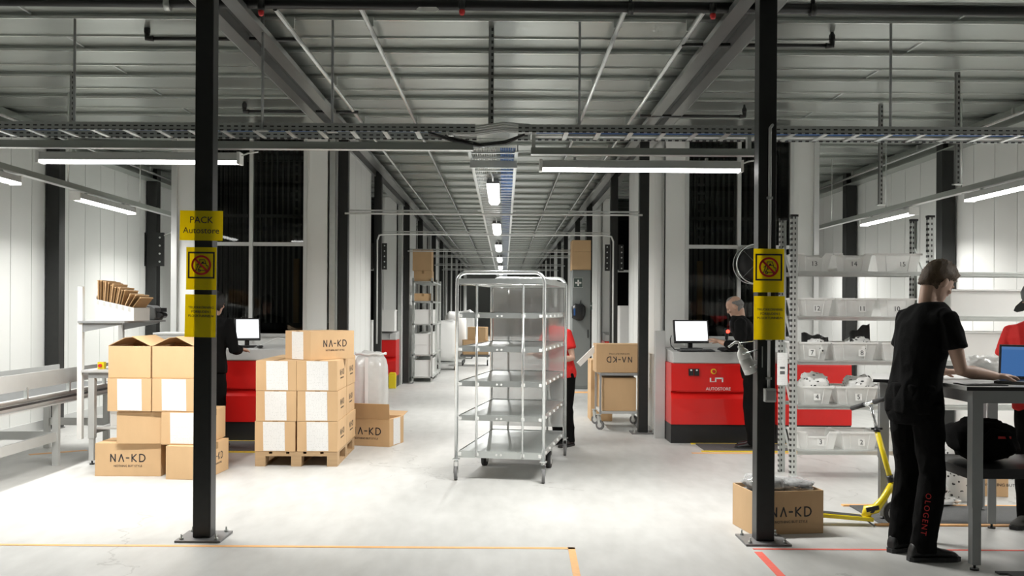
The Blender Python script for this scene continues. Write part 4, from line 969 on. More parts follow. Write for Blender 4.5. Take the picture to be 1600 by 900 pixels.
t = thing('small_cross_sign', 'small white cross sign on the fourth right column', 'sign', (q.x, 19.82, q.z)); m = MB(); m.bx(-0.055, 0.055, 0, 0.01, -0.075, 0.075); m.build('plate', 'green_sign', t); m = MB(); m.bx(-0.012, 0.012, -0.004, 0, -0.04, 0.05); m.bx(-0.04, 0.04, -0.004, 0, -0.007, 0.017); m.build('cross', 'white', t)
q = P(906, 485, 18.55)
t = thing('hanging_bag', 'black shoulder bag hanging on the grey cabinet', 'bag', (q.x - 0.02, 18.6, q.z - 0.2)); vs, fs = blob(21, 0.13, 0.08, 0.17, 24, 0.18, 2.6); m = MB(); m.add(vs, fs, 0, True); m.build('pouch', 'black', t); m = MB(); m.tube([(0.02, 0.04, 0.3), (0.06, 0.1, 0.42), (0.1, 0.1, 0.3)], 0.01, 6); m.build('strap', 'black', t); m = MB(); m.bx(-0.1, -0.07, -0.085, -0.07, 0.1, 0.24); m.build('blue_trim', 'blue', t)

# left: tall rack with white totes and brown cartons
t = thing('tote_rack', 'tall steel rack with white totes at the left of the aisle', 'rack', (-2.02 + 0.09, 20.3, 0)); RW, RD, RH = 0.40, 2.6, 2.2
for x in (0, RW):
    for yy in (0, 1.3, RD): m = MB(); m.bx(x - 0.02, x + 0.02, yy - 0.02, yy + 0.02, 0.0, RH); m.build('upright', 'galv', t)
RZS = [0.08, 0.55, 1.2, 1.68, 2.1]
for z in RZS: m = MB(); m.bx(-0.02, RW + 0.02, -0.02, RD + 0.02, z, z + 0.03); m.build('shelf', 'galv', t)
def tote(label, loc, w, d, h, group=None, mat='white'):
    o = thing('white_tote', label, 'tote', loc, 0, group); m = MB(); m.bx(-w / 2, w / 2, -d / 2, d / 2, 0, h - 0.02); m.build('tub', mat, o); m = MB(); m.bx(-w / 2 - 0.008, w / 2 + 0.008, -d / 2 - 0.008, d / 2 + 0.008, h - 0.02, h); m.build('rim', mat, o)
x0 = -1.93 + RW / 2
for yi, yy in enumerate((20.65, 21.35, 22.05)):
    fr_ = ['front', 'middle', 'rear'][yi]
    tote('%s white tote low on the left tall rack' % fr_, (x0, yy, 0.11), 0.33, 0.6, 0.35); tote('%s white tote on the middle shelf of the left tall rack' % fr_, (x0, yy, 0.58), 0.33, 0.6, 0.22); tote('%s upper white tote on the middle shelf of the left tall rack' % fr_, (x0, yy, 0.80), 0.33, 0.6, 0.22)
    tote('%s white tote on the fourth shelf of the left tall rack' % fr_, (x0, yy, 1.23), 0.33, 0.6, 0.3)
carton('brown carton on the fifth shelf of the left tall rack', (x0, 20.62, 1.712), R(90), 0.55, 0.36, 0.16)
carton('dark brown carton on the top shelf of the left tall rack', (x0, 20.62, 2.132), R(90), 0.55, 0.38, 0.22)
carton('upper brown carton crowning the left tall rack', (x0 - 0.02, 20.62, 2.43), R(90), 0.55, 0.40, 0.42) if False else carton('upper brown carton crowning the left tall rack', (x0 - 0.02, 20.62, 2.354), R(90), 0.55, 0.40, 0.46)
# stretch-wrapped white trolleys behind it
for i, (u, yb, w, h, lb) in enumerate(((697, 24.6, 0.30, 1.25, 'nearest white film-wrapped trolley behind the tall rack'), (712, 27.4, 0.30, 1.45, 'second white film-wrapped trolley behind the tall rack'), (725, 30.2, 0.32, 1.5, 'third white film-wrapped trolley behind the tall rack'))):
    q = P(u, 560, yb); t = thing('wrapped_trolley', lb, 'trolley', (q.x, yb, 0))
    m = MB(); m.bx(-w, w, -0.35, 0.35, 0.16, 0.2); m.build('deck', 'galv', t)
    vs, fs = blob(31 + i, w, 0.36, (h - 0.2) / 2, 24, 0.12, 2.5, power=5); m = MB(); m.add([v + Vector((0, 0, 0.2)) for v in vs], fs, 0, True); m.build('film_load', 'white', t)
    for x in (-w * 0.8, w * 0.8):
        for yy in (-0.3, 0.3): caster(t, x, yy, 0.16, 0.05)
# far end odds: brown cartons in the aisle seen left of the cart
carton('brown carton on the far left floor, seen past the cart', (P(737, 540, 26.5).x + 0.1, 26.5, 0.3), R(5), 0.7, 0.5, 0.40, name='cardboard_box')
carton('upper brown carton seen past the cart', (P(740, 505, 26.5).x + 0.12, 26.5, 0.702), R(-8), 0.5, 0.45, 0.35)
t = thing('low_dolly', 'low grey dolly under the far brown cartons', 'trolley', (P(737, 540, 26.5).x + 0.1, 26.5, 0)); m = MB(); m.bx(-0.4, 0.4, -0.3, 0.3, 0.24, 0.298); m.build('deck', 'dark_grey', t)
for x in (-0.34, 0.34):
    for yy in (-0.25, 0.25): caster(t, x, yy, 0.24, 0.07)
# left recess: white boxes and a duct post by the third left column
for (x, y, w, h, lb) in ((-2.42, 16.2, 0.14, 1.5, 'narrow white carton standing in the left recess, left one'), (-2.27, 16.3, 0.10, 1.35, 'narrow white carton standing in the left recess, right one')):
    tote(lb, (x, y, 0), w, 0.4, h)
tote('white box on top of the far left red port', (-2.3, 19.0, 1.102), 0.3, 0.4, 0.42)
for (x, y, w, h, lb) in ((1.98, 16.2, 0.2, 1.62, 'tall white carton standing in the right recess'), (2.3, 16.6, 0.12, 1.5, 'narrow white carton standing in the right recess')):
    tote(lb, (x + 0.05, y, 0), w, 0.4, h)
# ================================================================== left packing station
TYF = 9.40
tx = -4.13
t = thing('packing_table', 'grey packing table with raised shelf behind the loose carton stack', 'table', (tx, TYF, 0)); W, D = 0.80, 1.10
m = MB(); m.bx(0.0, W, -0.03, D, 0.905, 0.93); m.build('table_top', 'grey_top', t, 0.003)
m = MB(); m.bx(0.06, W - 0.03, 0.0, 0.04, 0.85, 0.905); m.bx(0.06, W - 0.03, D - 0.06, D - 0.02, 0.85, 0.905); m.bx(0.06, 0.10, 0.04, D - 0.06, 0.85, 0.905); m.build('apron', 'grey_frame', t)
for x in (0.09, W - 0.06):
    for yy in (0.03, D - 0.05):
        m = MB(); m.bx(x - 0.03, x + 0.03, yy - 0.03, yy + 0.03, 0.26, 0.85); m.bx(x - 0.024, x + 0.024, yy - 0.024, yy + 0.024, 0.04, 0.26); l = m.build('leg', 'lt_frame', t)
        m = MB(); m.cyl((x, yy, 0.012), (x, yy, 0.04), 0.008, 8); m.cyl((x, yy, 0), (x, yy, 0.012), 0.024, 12); m.build('foot', 'black', l)
m = MB(); m.bx(0.09, W - 0.06, D - 0.065, D - 0.035, 0.55, 0.61); m.bx(0.07, 0.11, 0.06, D - 0.08, 0.30, 0.34); m.build('stretcher', 'grey_frame', t)
m = MB(); m.bx(0.12, W - 0.03, 0.07, D - 0.09, 0.34, 0.36); m.build('lower_shelf', 'offwhite', t)
for yy, z1 in ((0.0, 1.745), (1.0, 1.43)): m = MB(); m.bx(-0.005, 0.05, yy, yy + 0.05, 0.25, z1) if False else m.bx(-0.05, -0.002, yy, yy + 0.05, 0.25, z1); m.build('upright', 'white', t)
m = MB(); m.bx(-0.04, 0.42, -0.02, 1.12, 1.39, 1.41); m.build('top_shelf', 'grey_frame', t)
for yy in (0.01, 1.01): m = MB(); m.prism([(0.0, 1.39), (0.38, 1.39), (0.38, 1.375), (0.0, 1.30)], 0.014, 'y', yy); m.build('shelf_bracket', 'grey_frame', t)
t = thing('file_box', 'white slanted file box on the shelf of the left packing table', 'box', (tx + 0.10, TYF + 0.06, 1.411)); BL, BD = 0.38, 0.42
for yy in (0, BD - 0.006): m = MB(); m.prism([(0, 0), (BL, 0), (BL, 0.13), (0, 0.215)], 0.006, 'y', yy); m.build('side', 'white', t)
for i in range(6):
    m = MB(); m.prism([(0.012 + i * 0.062, 0.165 - i * 0.0135), (0.036 + i * 0.062, 0.155 - i * 0.0135), (0.034 + i * 0.062, 0.2 - i * 0.0135), (0.014 + i * 0.062, 0.207 - i * 0.0135)], 0.001, 'y', -0.0012); m.build('tab_slot', 'offwhite', t)
m = MB(); m.bx(0, 0.006, 0.006, BD - 0.006, 0, 0.25); m.build('back', 'white', t)
m = MB(); m.bx(BL - 0.006, BL, 0.006, BD - 0.006, 0, 0.13); m.build('front_end', 'offwhite', t)
m = MB(); m.bx(0.006, BL - 0.006, 0.006, BD - 0.006, 0, 0.006); m.build('bottom', 'white', t)
WORDS = ('first', 'second', 'third', 'fourth', 'fifth', 'sixth', 'seventh', 'eighth', 'ninth', 'tenth', 'eleventh', 'twelfth', 'thirteenth', 'fourteenth', 'fifteenth')
for i in range(15):
    x = 0.022 + i * 0.0165; ln = R(-1 + i * 1.3) if i < 12 else R(24 + (i - 12) * 7); hh = random.uniform(0.375, 0.40) - i * 0.0085
    e = thing('envelope', 'brown paper envelope in the white file box, %s from the tall end' % WORDS[i], 'envelope', (tx + 0.10 + x, TYF + 0.06, 1.419), 0, 'brown envelopes in the file box')
    m = MB(Matrix.Rotation(ln, 4, 'Y')); m.bx(-0.004, 0.004, 0.02 + 0.01 * (i % 3), 0.38, 0, hh); m.build('sleeve', 'card_dark' if i % 3 else 'card', e)
    m = MB(Matrix.Rotation(ln, 4, 'Y')); m.bx(-0.0065, 0.0065, 0.02 + 0.01 * (i % 3), 0.38, hh, hh + 0.012); m.build('folded_flap', 'card', e)
t = thing('label_printer', 'dark grey label printer at the end of the packing table shelf', 'printer', (tx + 0.19, TYF + 0.82, 1.411))
m = MB(); m.prism([(0, 0), (0.21, 0), (0.225, 0.03), (0.215, 0.12), (0.16, 0.155), (0.04, 0.16), (0, 0.13)], 0.26, 'y', 0); m.build('shell', 'dark_grey', t, 0.006)
m = MB(); m.cyl((0.15, 0.002, 0.10), (0.15, -0.006, 0.10), 0.016, 12); m.build('latch_button', 'yellow', t)
m = MB(); m.cyl((0.245, 0.03, 0.05), (0.245, 0.22, 0.05), 0.033, 12); m.bx(0.21, 0.27, 0.03, 0.22, 0.085, 0.13); m.build('label_feed', 'black', t)
t = thing('stop_box', 'small yellow emergency stop box with red button on the left table', 'switch', (tx + 0.13, TYF + 0.15, 0.931)); m = MB(); m.bx(-0.03, 0.03, -0.03, 0.03, 0, 0.07); m.build('case', 'yellow', t); m = MB(); m.cyl((0.0, -0.03, 0.035), (0.0, -0.055, 0.035), 0.017, 12); m.build('button', 'red_part', t)
t = thing('tape_dispenser', 'black tape dispenser on the left packing table', 'dispenser', (tx + 0.25, TYF + 0.17, 0.931)); m = MB(); m.prism([(-0.05, 0), (0.05, 0), (0.06, 0.05), (0.02, 0.095), (-0.04, 0.07)], 0.06, 'y', 0); m.build('body', 'black', t); m = MB(); m.cyl((0.0, -0.005, 0.05), (0.0, 0.0, 0.05), 0.03, 16); m.build('roll', 'offwhite', t)
t = thing('shoe_box', 'small white carton on the lower shelf of the left packing table', 'box', (tx + 0.33, TYF + 0.3, 0.361)); m = MB(); m.bx(-0.11, 0.13, -0.15, 0.15, 0, 0.13); m.build('carton', 'white', t); m = MB(); m.bx(-0.115, 0.135, -0.155, 0.155, 0.13, 0.15); m.build('lid', 'offwhite', t)
# grey printer on its stand behind the column
t = thing('desk_printer', 'light grey desk printer behind the open cartons', 'printer', (-3.80, 11.38, 0.93)); m = MB(); m.bx(-0.28, 0.28, -0.2, 0.2, 0, 0.30); m.build('case', 'offwhite', t, 0.015); m = MB(); m.bx(-0.2, 0.2, -0.21, -0.2, 0.06, 0.12); m.build('paper_slot', 'dark_grey', t); m = MB(); m.bx(-0.29, 0.29, -0.205, 0.205, 0.30, 0.32); m.build('lid', 'white', t)
t = thing('printer_table', 'small grey table carrying the desk printer', 'table', (-3.80, 11.38, 0)); m = MB(); m.bx(-0.35, 0.35, -0.21, 0.25, 0.9, 0.929); m.build('table_top', 'grey_top', t)
for x in (-0.31, 0.31):
    for yy in (-0.18, 0.21): m = MB(); m.bx(x - 0.02, x + 0.02, yy - 0.02, yy + 0.02, 0, 0.9); m.build('leg', 'grey_frame', t)
# conveyor along the left wall
t = thing('belt_conveyor', 'steel belt conveyor running back along the left wall', 'conveyor', (-4.95, 6.6, 0)); LY = 4.2; XN = 0.58
prof_n = [(XN, 0.60), (XN + 0.05, 0.60), (XN + 0.05, 0.61), (XN + 0.015, 0.615), (XN + 0.015, 0.70), (XN + 0.05, 0.705), (XN + 0.05, 0.715), (XN, 0.715)]
m = MB(); m.prism(prof_n, LY, 'y', 0); m.build('side_profile', 'alu', t)
m = MB(); m.prism([(-0.62 + XN + b_ * -1 - 0.0, z) for b_, z in [(0, 0.60), (0.05, 0.60), (0.05, 0.715), (0, 0.715)]], LY, 'y', 0); m.build('side_profile', 'alu', t)
m = MB(); m.bx(-0.03, XN, 0, LY, 0.70, 0.712); m.build('belt', 'dark_grey', t)
m = MB(); m.bx(XN + 0.051, XN + 0.054, 0, LY, 0.645, 0.675); m.build('chain_guard', 'upright', t)
for x, z0, z1 in ((XN + 0.03, 0.79, 0.94), (-0.06, 0.78, 0.90)):
    m = MB(); m.bx(x, x + 0.012, 0, LY, z0, z1); m.build('guard_rail', 'lt_frame', t)
    for i in range(5): m = MB(); m.bx(x - 0.012, x + 0.02, 0.4 + i * 0.85, 0.43 + i * 0.85, 0.7, z0 + 0.02); m.build('rail_bracket', 'galv', t)
for yy in (0.6, 2.72, 3.9):
    for x in (XN + 0.01, -0.06):
        m = MB(); m.bx(x - 0.025, x + 0.035, yy, yy + 0.05, 0, 0.6); m.build('leg', 'lt_frame', t)
    m = MB(); m.bx(-0.06, XN, yy + 0.01, yy + 0.04, 0.25, 0.33); m.build('cross_brace', 'lt_frame', t)
m = MB(); m.bx(XN + 0.0, XN + 0.03, 0, 2.72, 0.24, 0.33); m.build('long_brace', 'lt_frame', t)

# ================================================================== right shelving with numbered bins
SX0, SX1, SY0, SY1 = 2.675, 3.935, 8.86, 9.26
SHZ = [0.26, 0.68, 1.09, 1.50, 1.915]
def shelving(label, x0, x1, ends):
    t = thing('bin_shelving', label, 'shelving', (x0, SY0, 0)); W, D = x1 - x0, SY1 - SY0
    for x in ends:
        for yy in (0, D):
            m = MB(); s = 1 if yy == 0 else -1
            m.bx(x - 0.03, x + 0.03, yy - 0.002, yy + 0.002, 0, 2.42); m.bx(x - 0.03, x - 0.026, min(yy, yy + s * 0.04), max(yy, yy + s * 0.04), 0, 2.42); m.bx(x + 0.026, x + 0.03, min(yy, yy + s * 0.04), max(yy, yy + s * 0.04), 0, 2.42)
            u = m.build('upright', 'upright', t); m = MB(); m.bx(x - 0.034, x + 0.034, min(yy - s * 0.004, yy + s * 0.044), max(yy - s * 0.004, yy + s * 0.044), 2.42, 2.44); m.build('cap', 'black', u)
        for i in range(4):
            m = MB(); m.bar((x, 0.04, 0.15 + i * 0.55), (x, D - 0.04, 0.5 + i * 0.55), 0.015, 0.02); m.build('side_brace', 'galv', t)
    for z in SHZ:
        m = MB(); m.bx(0.035, W - 0.035, 0.0, D, z, z + 0.003); m.bx(0.035, W - 0.035, -0.006, 0.0, z - 0.034, z + 0.003); m.bx(0.035, W - 0.035, -0.016, -0.006, z - 0.012, z + 0.001); m.bx(0.035, W - 0.035, -0.016, -0.006, z - 0.036, z - 0.028); m.bx(0.035, W - 0.035, D, D + 0.004, z - 0.034, z + 0.003); m.build('shelf', 'galv', t)
    return t
shelving('steel shelving with perforated uprights holding the numbered bins', SX0, SX1, (0, SX1 - SX0))
shelving('steel shelving continuing to the right behind the man in black', SX1 + 0.07, SX1 + 1.6, (1.5,))
def bin_(label, num, u0, u1, z, yf=SY0 + 0.05, h=0.165, d=0.34, cut=True, numx=0.6, plate=True):
    a, b_ = P(u0, 500, yf).x, P(u1, 500, yf).x; w = b_ - a
    t = thing('storage_bin', label, 'bin', ((a + b_) / 2, yf, z + 0.0035)); wt, wb = w / 2 - 0.012, w / 2 - 0.045; th = 0.004
    m = MB()
    def ring(z_, k): xb = wb + (wt - wb) * k; y0 = 0.02 * (1 - k); return [(-xb, y0, z_), (xb, y0, z_), (xb, d - y0, z_), (-xb, d - y0, z_)]
    lo, hi = ring(0, 0), ring(h, 1); v = lo + hi
    m.add(v, [(3, 2, 1, 0), (1, 2, 6, 5), (2, 3, 7, 6), (3, 0, 4, 7)])
    # front with a pick opening
    if cut:
        hz = h * 0.72; kx = 0.42; fx_ = wt * kx
        def fp(x, z_): return (x, 0.02 * (1 - z_ / h), z_)
        q = [lo[0], lo[1], hi[1], fp(fx_ + 0.03, h), fp(fx_, hz), fp(-fx_, hz), fp(-fx_ - 0.03, h), hi[0]]
        m.add(q, [(0, 1, 2, 3, 4, 5, 6, 7)])
    else: m.add([lo[0], lo[1], hi[1], hi[0]], [(0, 1, 2, 3)])
    m.build('tub', 'bin', t)
    m = MB()
    if not cut: m.bx(-wt - 0.012, wt + 0.012, -0.012, 0.004, h - 0.012, h + 0.004)
    else:
        for s in (-1, 1): m.bx(min(s * (wt * 0.42 + 0.03), s * (wt + 0.012)), max(s * (wt * 0.42 + 0.03), s * (wt + 0.012)), -0.012, 0.004, h - 0.012, h + 0.004)
        m.bx(-wt * 0.42, wt * 0.42, -0.004, 0.006, h * 0.72 - 0.008, h * 0.72 + 0.003)
    m.bx(-wt - 0.012, wt + 0.012, d - 0.004, d + 0.012, h - 0.012, h + 0.004); m.bx(-wt - 0.012, -wt, 0, d, h - 0.012, h + 0.004); m.bx(wt, wt + 0.012, 0, d, h - 0.012, h + 0.004)
    m.build('rim', 'white', t)
    for s in (-0.55, 0.55):
        m = MB(); m.bar((wb * s, 0.017, 0.004), (wt * s, -0.002, h - 0.014), 0.006, 0.006); m.build('moulded_rib', 'white', t)
    x = -wb + 2 * wb * numx
    if plate:
        m = MB(); m.box((x, 0.004, h * 0.42), (0.062, 0.002, 0.062), rot=Matrix.Rotation(R(-6.5), 4, 'X')); m.build('number_card', 'white', t)
    text(str(num), 0.062, 'number_print', t, (x, 0.0015, h * 0.42), (R(83.5), 0, 0))
    return t
bin_('frosted bin numbered 13, left on the top shelf', 13, 1243, 1301, SHZ[4], numx=0.5, plate=False)
bin_('frosted bin numbered 14, middle of the top shelf', 14, 1302, 1364, SHZ[4], numx=0.52, plate=False)
bin_('frosted bin numbered 15, right on the top shelf', 15, 1365, 1440, SHZ[4], numx=0.62, cut=False, plate=False)
bin_('frosted bin numbered 12, left on the second shelf from the top', 12, 1243, 1303, SHZ[3], cut=False, numx=0.58)
bin_('frosted bin numbered 11, middle on the second shelf from the top', 11, 1305, 1370, SHZ[3], cut=False, numx=0.7)
bin_('frosted bin numbered 10, right on the second shelf from the top', 10, 1371, 1432, SHZ[3], cut=False, numx=0.5)
bin_('frosted bin numbered 7, left on the middle shelf, with black lining on top', 7, 1242, 1297, SHZ[2], cut=False, numx=0.5)
bin_('frosted bin numbered 8, middle of the middle shelf, with tall black lining', 8, 1300, 1372, SHZ[2], cut=False, numx=0.7)
bin_('frosted bin numbered 9, mostly behind the man in black', 9, 1377, 1440, SHZ[2], cut=False, numx=0.5)
bin_('frosted bin numbered 4, left on the fourth shelf, heaped with printed mailers', 4, 1242, 1304, SHZ[1], cut=False, numx=0.6)
bin_('frosted bin numbered 5, second on the fourth shelf, heaped with printed mailers', 5, 1306, 1374, SHZ[1], cut=False, numx=0.55)
bin_('frosted bin numbered 6 beside the packing table leg', 6, 1377, 1440, SHZ[1], cut=False, numx=0.5)
bin_('empty frosted bin numbered 3, left on the lowest shelf', 3, 1245, 1312, SHZ[0], numx=0.6)
bin_('empty frosted bin numbered 2, middle of the lowest shelf', 2, 1314, 1376, SHZ[0], cut=False, numx=0.55)
bin_('empty frosted bin numbered 1 on the lowest shelf behind the table leg', 1, 1378, 1440, SHZ[0], cut=False, numx=0.5)
def mailers(label, u, z, w, h, seedv, dz=0.06, black=False, group=None):
    x = P(u, 500, SY0 + 0.15).x
    t = thing('mailer_bag', label, 'bag', (x, SY0 + 0.19, z), 0, group)
    vs, fs = blob(seedv, w, 0.13, h, 30, 0.28, 2.6); m = MB(); m.add(vs, fs, 0, True); m.build('film_bag', 'mailer', t)
    if black:
        n = 10; vs, fs = [], []
        for i in range(n + 1):
            for j in range(n + 1):
                a_, b2 = i / n - 0.5, j / n
                vs.append((a_ * w * (2.0 if black == 1 else 2.5) + 0.03 * b2, -0.07 + 0.1 * b2 + 0.02 * math.sin(a_ * 5), h * 1.55 + (0.17 if black == 1 else 0.10) * b2 * (0.75 + 0.55 * a_ * (1 if black == 1 else -0.6)) + 0.012 * math.sin(i * 1.2)))
        for i in range(n):
            for j in range(n): fs.append((i * (n + 1) + j, (i + 1) * (n + 1) + j, (i + 1) * (n + 1) + j + 1, i * (n + 1) + j + 1))
        m = MB(); m.add(vs, fs, 0, True); o = m.build('black_lining', 'black', t); sd = o.modifiers.new('solid', 'SOLIDIFY'); sd.thickness = 0.004
mailers('printed mailer with black lining sticking out of bin 7', 1272, SHZ[2] + 0.03, 0.105, 0.085, 41, black=2)
mailers('printed mailer with tall black lining sticking out of bin 8', 1342, SHZ[2] + 0.03, 0.10, 0.095, 42, black=1)
mailers('rounded heap of printed mailers in the left bin of the fourth shelf', 1274, SHZ[1] + 0.03, 0.14, 0.125, 43)
mailers('heap of printed mailers in the second bin of the fourth shelf', 1344, SHZ[1] + 0.03, 0.135, 0.12, 44)
mailers('printed mailers in the bin behind the table leg, fourth shelf', 1404, SHZ[1] + 0.03, 0.09, 0.09, 45)
# white crates on the right-hand shelving
for i, (x, z, w, h, lb) in enumerate(((4.5, SHZ[3], 0.75, 0.24, 'white crate behind the man in black, second shelf from the top'), (4.45, SHZ[2], 0.8, 0.26, 'white crate behind the table, third shelf from the top'), (4.45, SHZ[1], 0.8, 0.3, 'white crate low on the right-hand shelving'))):
    t = thing('white_crate', lb, 'crate', (x, SY0 + 0.19, z + 0.0035)); m = MB(); m.bx(-w / 2, w / 2, -0.17, 0.17, 0, h); m.build('tub', 'white', t, 0.01); m = MB(); m.bx(-w / 2 - 0.01, w / 2 + 0.01, -0.18, 0.18, h, h + 0.015); m.build('rim', 'white', t)
q = P(1232, 580, SY0); t = thing('paper_sheet', 'white printed sheet hung on the left end of the bin shelving', 'paper', (SX0 - 0.09, SY0 + 0.06, 0.86)); m = MB(); m.bx(-0.045, 0.05, 0, 0.004, 0, 0.30); m.build('sheet', 'label', t); m = MB(); m.bx(-0.02, 0.025, -0.001, 0, 0.1, 0.13); m.bx(-0.02, 0.025, -0.001, 0, 0.15, 0.17); m.build('barcode', 'dark_grey', t); m = MB(); m.bx(0.05, 0.06, 0, 0.004, 0.1, 0.2); m.build('clip', 'black', t)

# ================================================================== right tables
def hi_table(label, x, y, rz, W, D, H, leg_mat='grey_frame', low=None):
    t = thing('packing_table', label, 'table', (x, y, 0), rz)
    m = MB(); m.bx(-0.03, W, -0.03, D, H - 0.025, H); m.build('table_top', 'grey_top', t, 0.004)
    m = MB(); m.bx(-0.031, W, -0.032, -0.03, H - 0.024, H - 0.001); m.build('edge_band', 'black', t)
    m = MB(); m.bx(0.02, W, 0.0, 0.04, H - 0.10, H - 0.025); m.bx(0.02, 0.06, 0.0, D - 0.03, H - 0.10, H - 0.025); m.bx(0.02, W, D - 0.07, D - 0.03, H - 0.1, H - 0.025); m.build('apron', leg_mat, t)
    for xx in (0.05, W - 0.08):
        for yy in (0.03, D - 0.06):
            m = MB(); m.bx(xx - 0.032, xx + 0.032, yy - 0.032, yy + 0.032, 0.38, H - 0.1); m.bx(xx - 0.034, xx + 0.034, yy - 0.034, yy + 0.034, H - 0.1, H - 0.026); m.bx(xx - 0.026, xx + 0.026, yy - 0.026, yy + 0.026, 0.035, 0.38); l = m.build('leg', leg_mat, t)
            m = MB(); m.cyl((xx, yy, 0.01), (xx, yy, 0.036), 0.008, 8); m.cyl((xx, yy, 0), (xx, yy, 0.012), 0.026, 14); m.build('foot', 'black', l)
    if low:
        m = MB(); m.bx(0.02, W, 0.07, D - 0.1, low - 0.02, low); m.build('lower_shelf', 'black', t); m = MB(); m.bx(0.03, 0.07, 0.07, D - 0.1, low - 0.06, low - 0.02); m.bx(0.09, W, 0.07, 0.1, low - 0.06, low - 0.02); m.build('shelf_rail', 'black', t)
    return t
hi_table('grey standing table with laptop at the right picture edge', 2.785, 5.74, 0, 1.8, 0.78, 1.105, low=0.60)
far_t = hi_table('grey packing table behind the man in black, in front of the bins', 2.77, 7.12, R(-20), 0.85, 0.72, 1.05, leg_mat='grey_frame')
m = MB(); m.tube([(0.2, -0.02, 0.95), (0.2, -0.06, 0.95), (0.2, -0.07, 0.86), (0.16, -0.08, 0.86)], 0.01, 8); m.build('crank_handle', 'black', far_t)
# laptop
t = thing('laptop', 'dark grey laptop with blue screen on the near right table', 'laptop', (3.25, 5.97, 1.106), R(-33))
m = MB(); m.bx(-0.17, 0.17, -0.12, 0.12, 0, 0.018); b = m.build('base', 'dark_grey', t, 0.004)
m = MB(); m.bx(-0.15, 0.15, -0.02, 0.1, 0.018, 0.0195); m.build('keys', 'black', b)
X = Matrix.Translation((0, 0.12, 0.018)) @ Matrix.Rotation(R(-14), 4, 'X'); m = MB(X); m.bx(-0.17, 0.17, 0, 0.01, 0, 0.225); b = m.build('lid', 'dark_grey', t, 0.003)
m = MB(X); m.bx(-0.155, 0.155, -0.002, 0, 0.02, 0.21); m.build('screen', 'laptop_screen', b)
t = thing('computer_mouse', 'black mouse beside the laptop on the near right table', 'mouse', (3.33, 5.80, 1.106)); vs, fs = blob(3, 0.033, 0.055, 0.017, 18, 0.02); m = MB(); m.add(vs, fs, 0, True); m.build('shell', 'black', t); m = MB(); m.bx(-0.004, 0.004, 0.02, 0.04, 0.03, 0.035); m.build('wheel', 'dark_grey', t)
t = thing('mouse_pad', 'thin black pad under the arm of the man in black', 'pad', (2.93, 5.86, 1.106)); m = MB(); m.bx(-0.14, 0.1, -0.09, 0.1, 0, 0.005); m.build('pad', 'black', t); m = MB(); m.bx(-0.142, 0.102, -0.092, -0.09, 0, 0.005); m.build('stitched_edge', 'dark_grey', t)
t = thing('mailer_bag', 'crumpled white film bag behind the laptop', 'bag', (3.20, 6.41, 1.106)); vs, fs = blob(51, 0.14, 0.09, 0.075, 34, 0.4, 3.4); m = MB(); m.add(vs, fs, 0, True); m.build('film', 'white_bag', t); vs, fs = blob(52, 0.1, 0.06, 0.05, 24, 0.4, 4); m = MB(); m.add(vs, fs, 0, True); m.build('inner_film', 'white', t)
t = thing('tape_gun', 'blue and red tape gun lying on the table behind the man in black', 'tool', (3.06, 7.30, 1.052), R(-10)); m = MB(); m.bx(-0.09, 0.06, -0.02, 0.02, 0, 0.035); m.build('handle', 'blue', t, 0.006); m = MB(); m.bx(0.06, 0.1, -0.03, 0.03, 0, 0.05); m.build('red_head', 'red_part', t); m = MB(); m.cyl((-0.03, -0.02, 0.062), (-0.03, 0.02, 0.062), 0.03, 14); m.build('tape_roll', 'black', t)
t = thing('black_rucksack', 'black rucksack lying on the lower shelf of the near right table', 'bag', (3.06, 6.14, 0.601)); vs, fs = blob(61, 0.2, 0.17, 0.135, 34, 0.2, 2.2); m = MB(); m.add(vs, fs, 0, True); m.build('pouch', 'black_cloth', t); m = MB(); m.tube([(-0.1, -0.16, 0.12), (-0.03, -0.18, 0.22), (0.06, -0.17, 0.2), (0.1, -0.16, 0.12)], 0.012, 6); m.build('strap', 'black_twill', t); m = MB(); m.bx(0.02, 0.1, -0.165, -0.16, 0.16, 0.175); m.build('red_zip', 'red_part', t)
t = thing('mailer_bag', 'printed mailers heaped on the floor under the right tables', 'bag', (3.36, 7.72, 0.0)); vs, fs = blob(71, 0.24, 0.16, 0.14, 36, 0.3, 2.4, power=2.2)
m = MB(); m.add([Vector((v.x * (1.0 - 0.6 * min(1, v.z / 0.36)), v.y, v.z)) for v in vs], fs, 0, True); m.build('film_bag', 'mailer', t); m = MB(); m.add([Vector((v.x * 0.8 + 0.1, v.y * 0.8, v.z * 0.25)) for v in vs], fs, 0, True); m.build('loose_bag', 'mailer', t)
t = thing('mailer_bag', 'tall printed mailer roll standing behind the near right table', 'bag', (3.74, 7.95, 0.0)); m = MB(); m.lathe([(0.01, 0), (0.15, 0.005), (0.155, 0.25), (0.15, 0.52), (0.14, 0.53), (0.01, 0.53)], n=24); m.build('roll', 'mailer', t); m = MB(); m.lathe([(0.03, 0.53), (0.03, 0.535), (0.025, 0.535)], n=12); m.build('core', 'card_dark', t)
t = carton('carton with white sheet standing under the tables at the right edge', (3.98, 8.3, 0), R(-12), 0.6, 0.4, 0.34, name='cardboard_box')
m = MB(); m.bx(-0.27, -0.06, -0.2015, -0.2005, 0.1, 0.33); m.build('shipping_sheet', 'label', t); nakd(t, 0.09, (0.28, -0.2006, 0.2), 0)

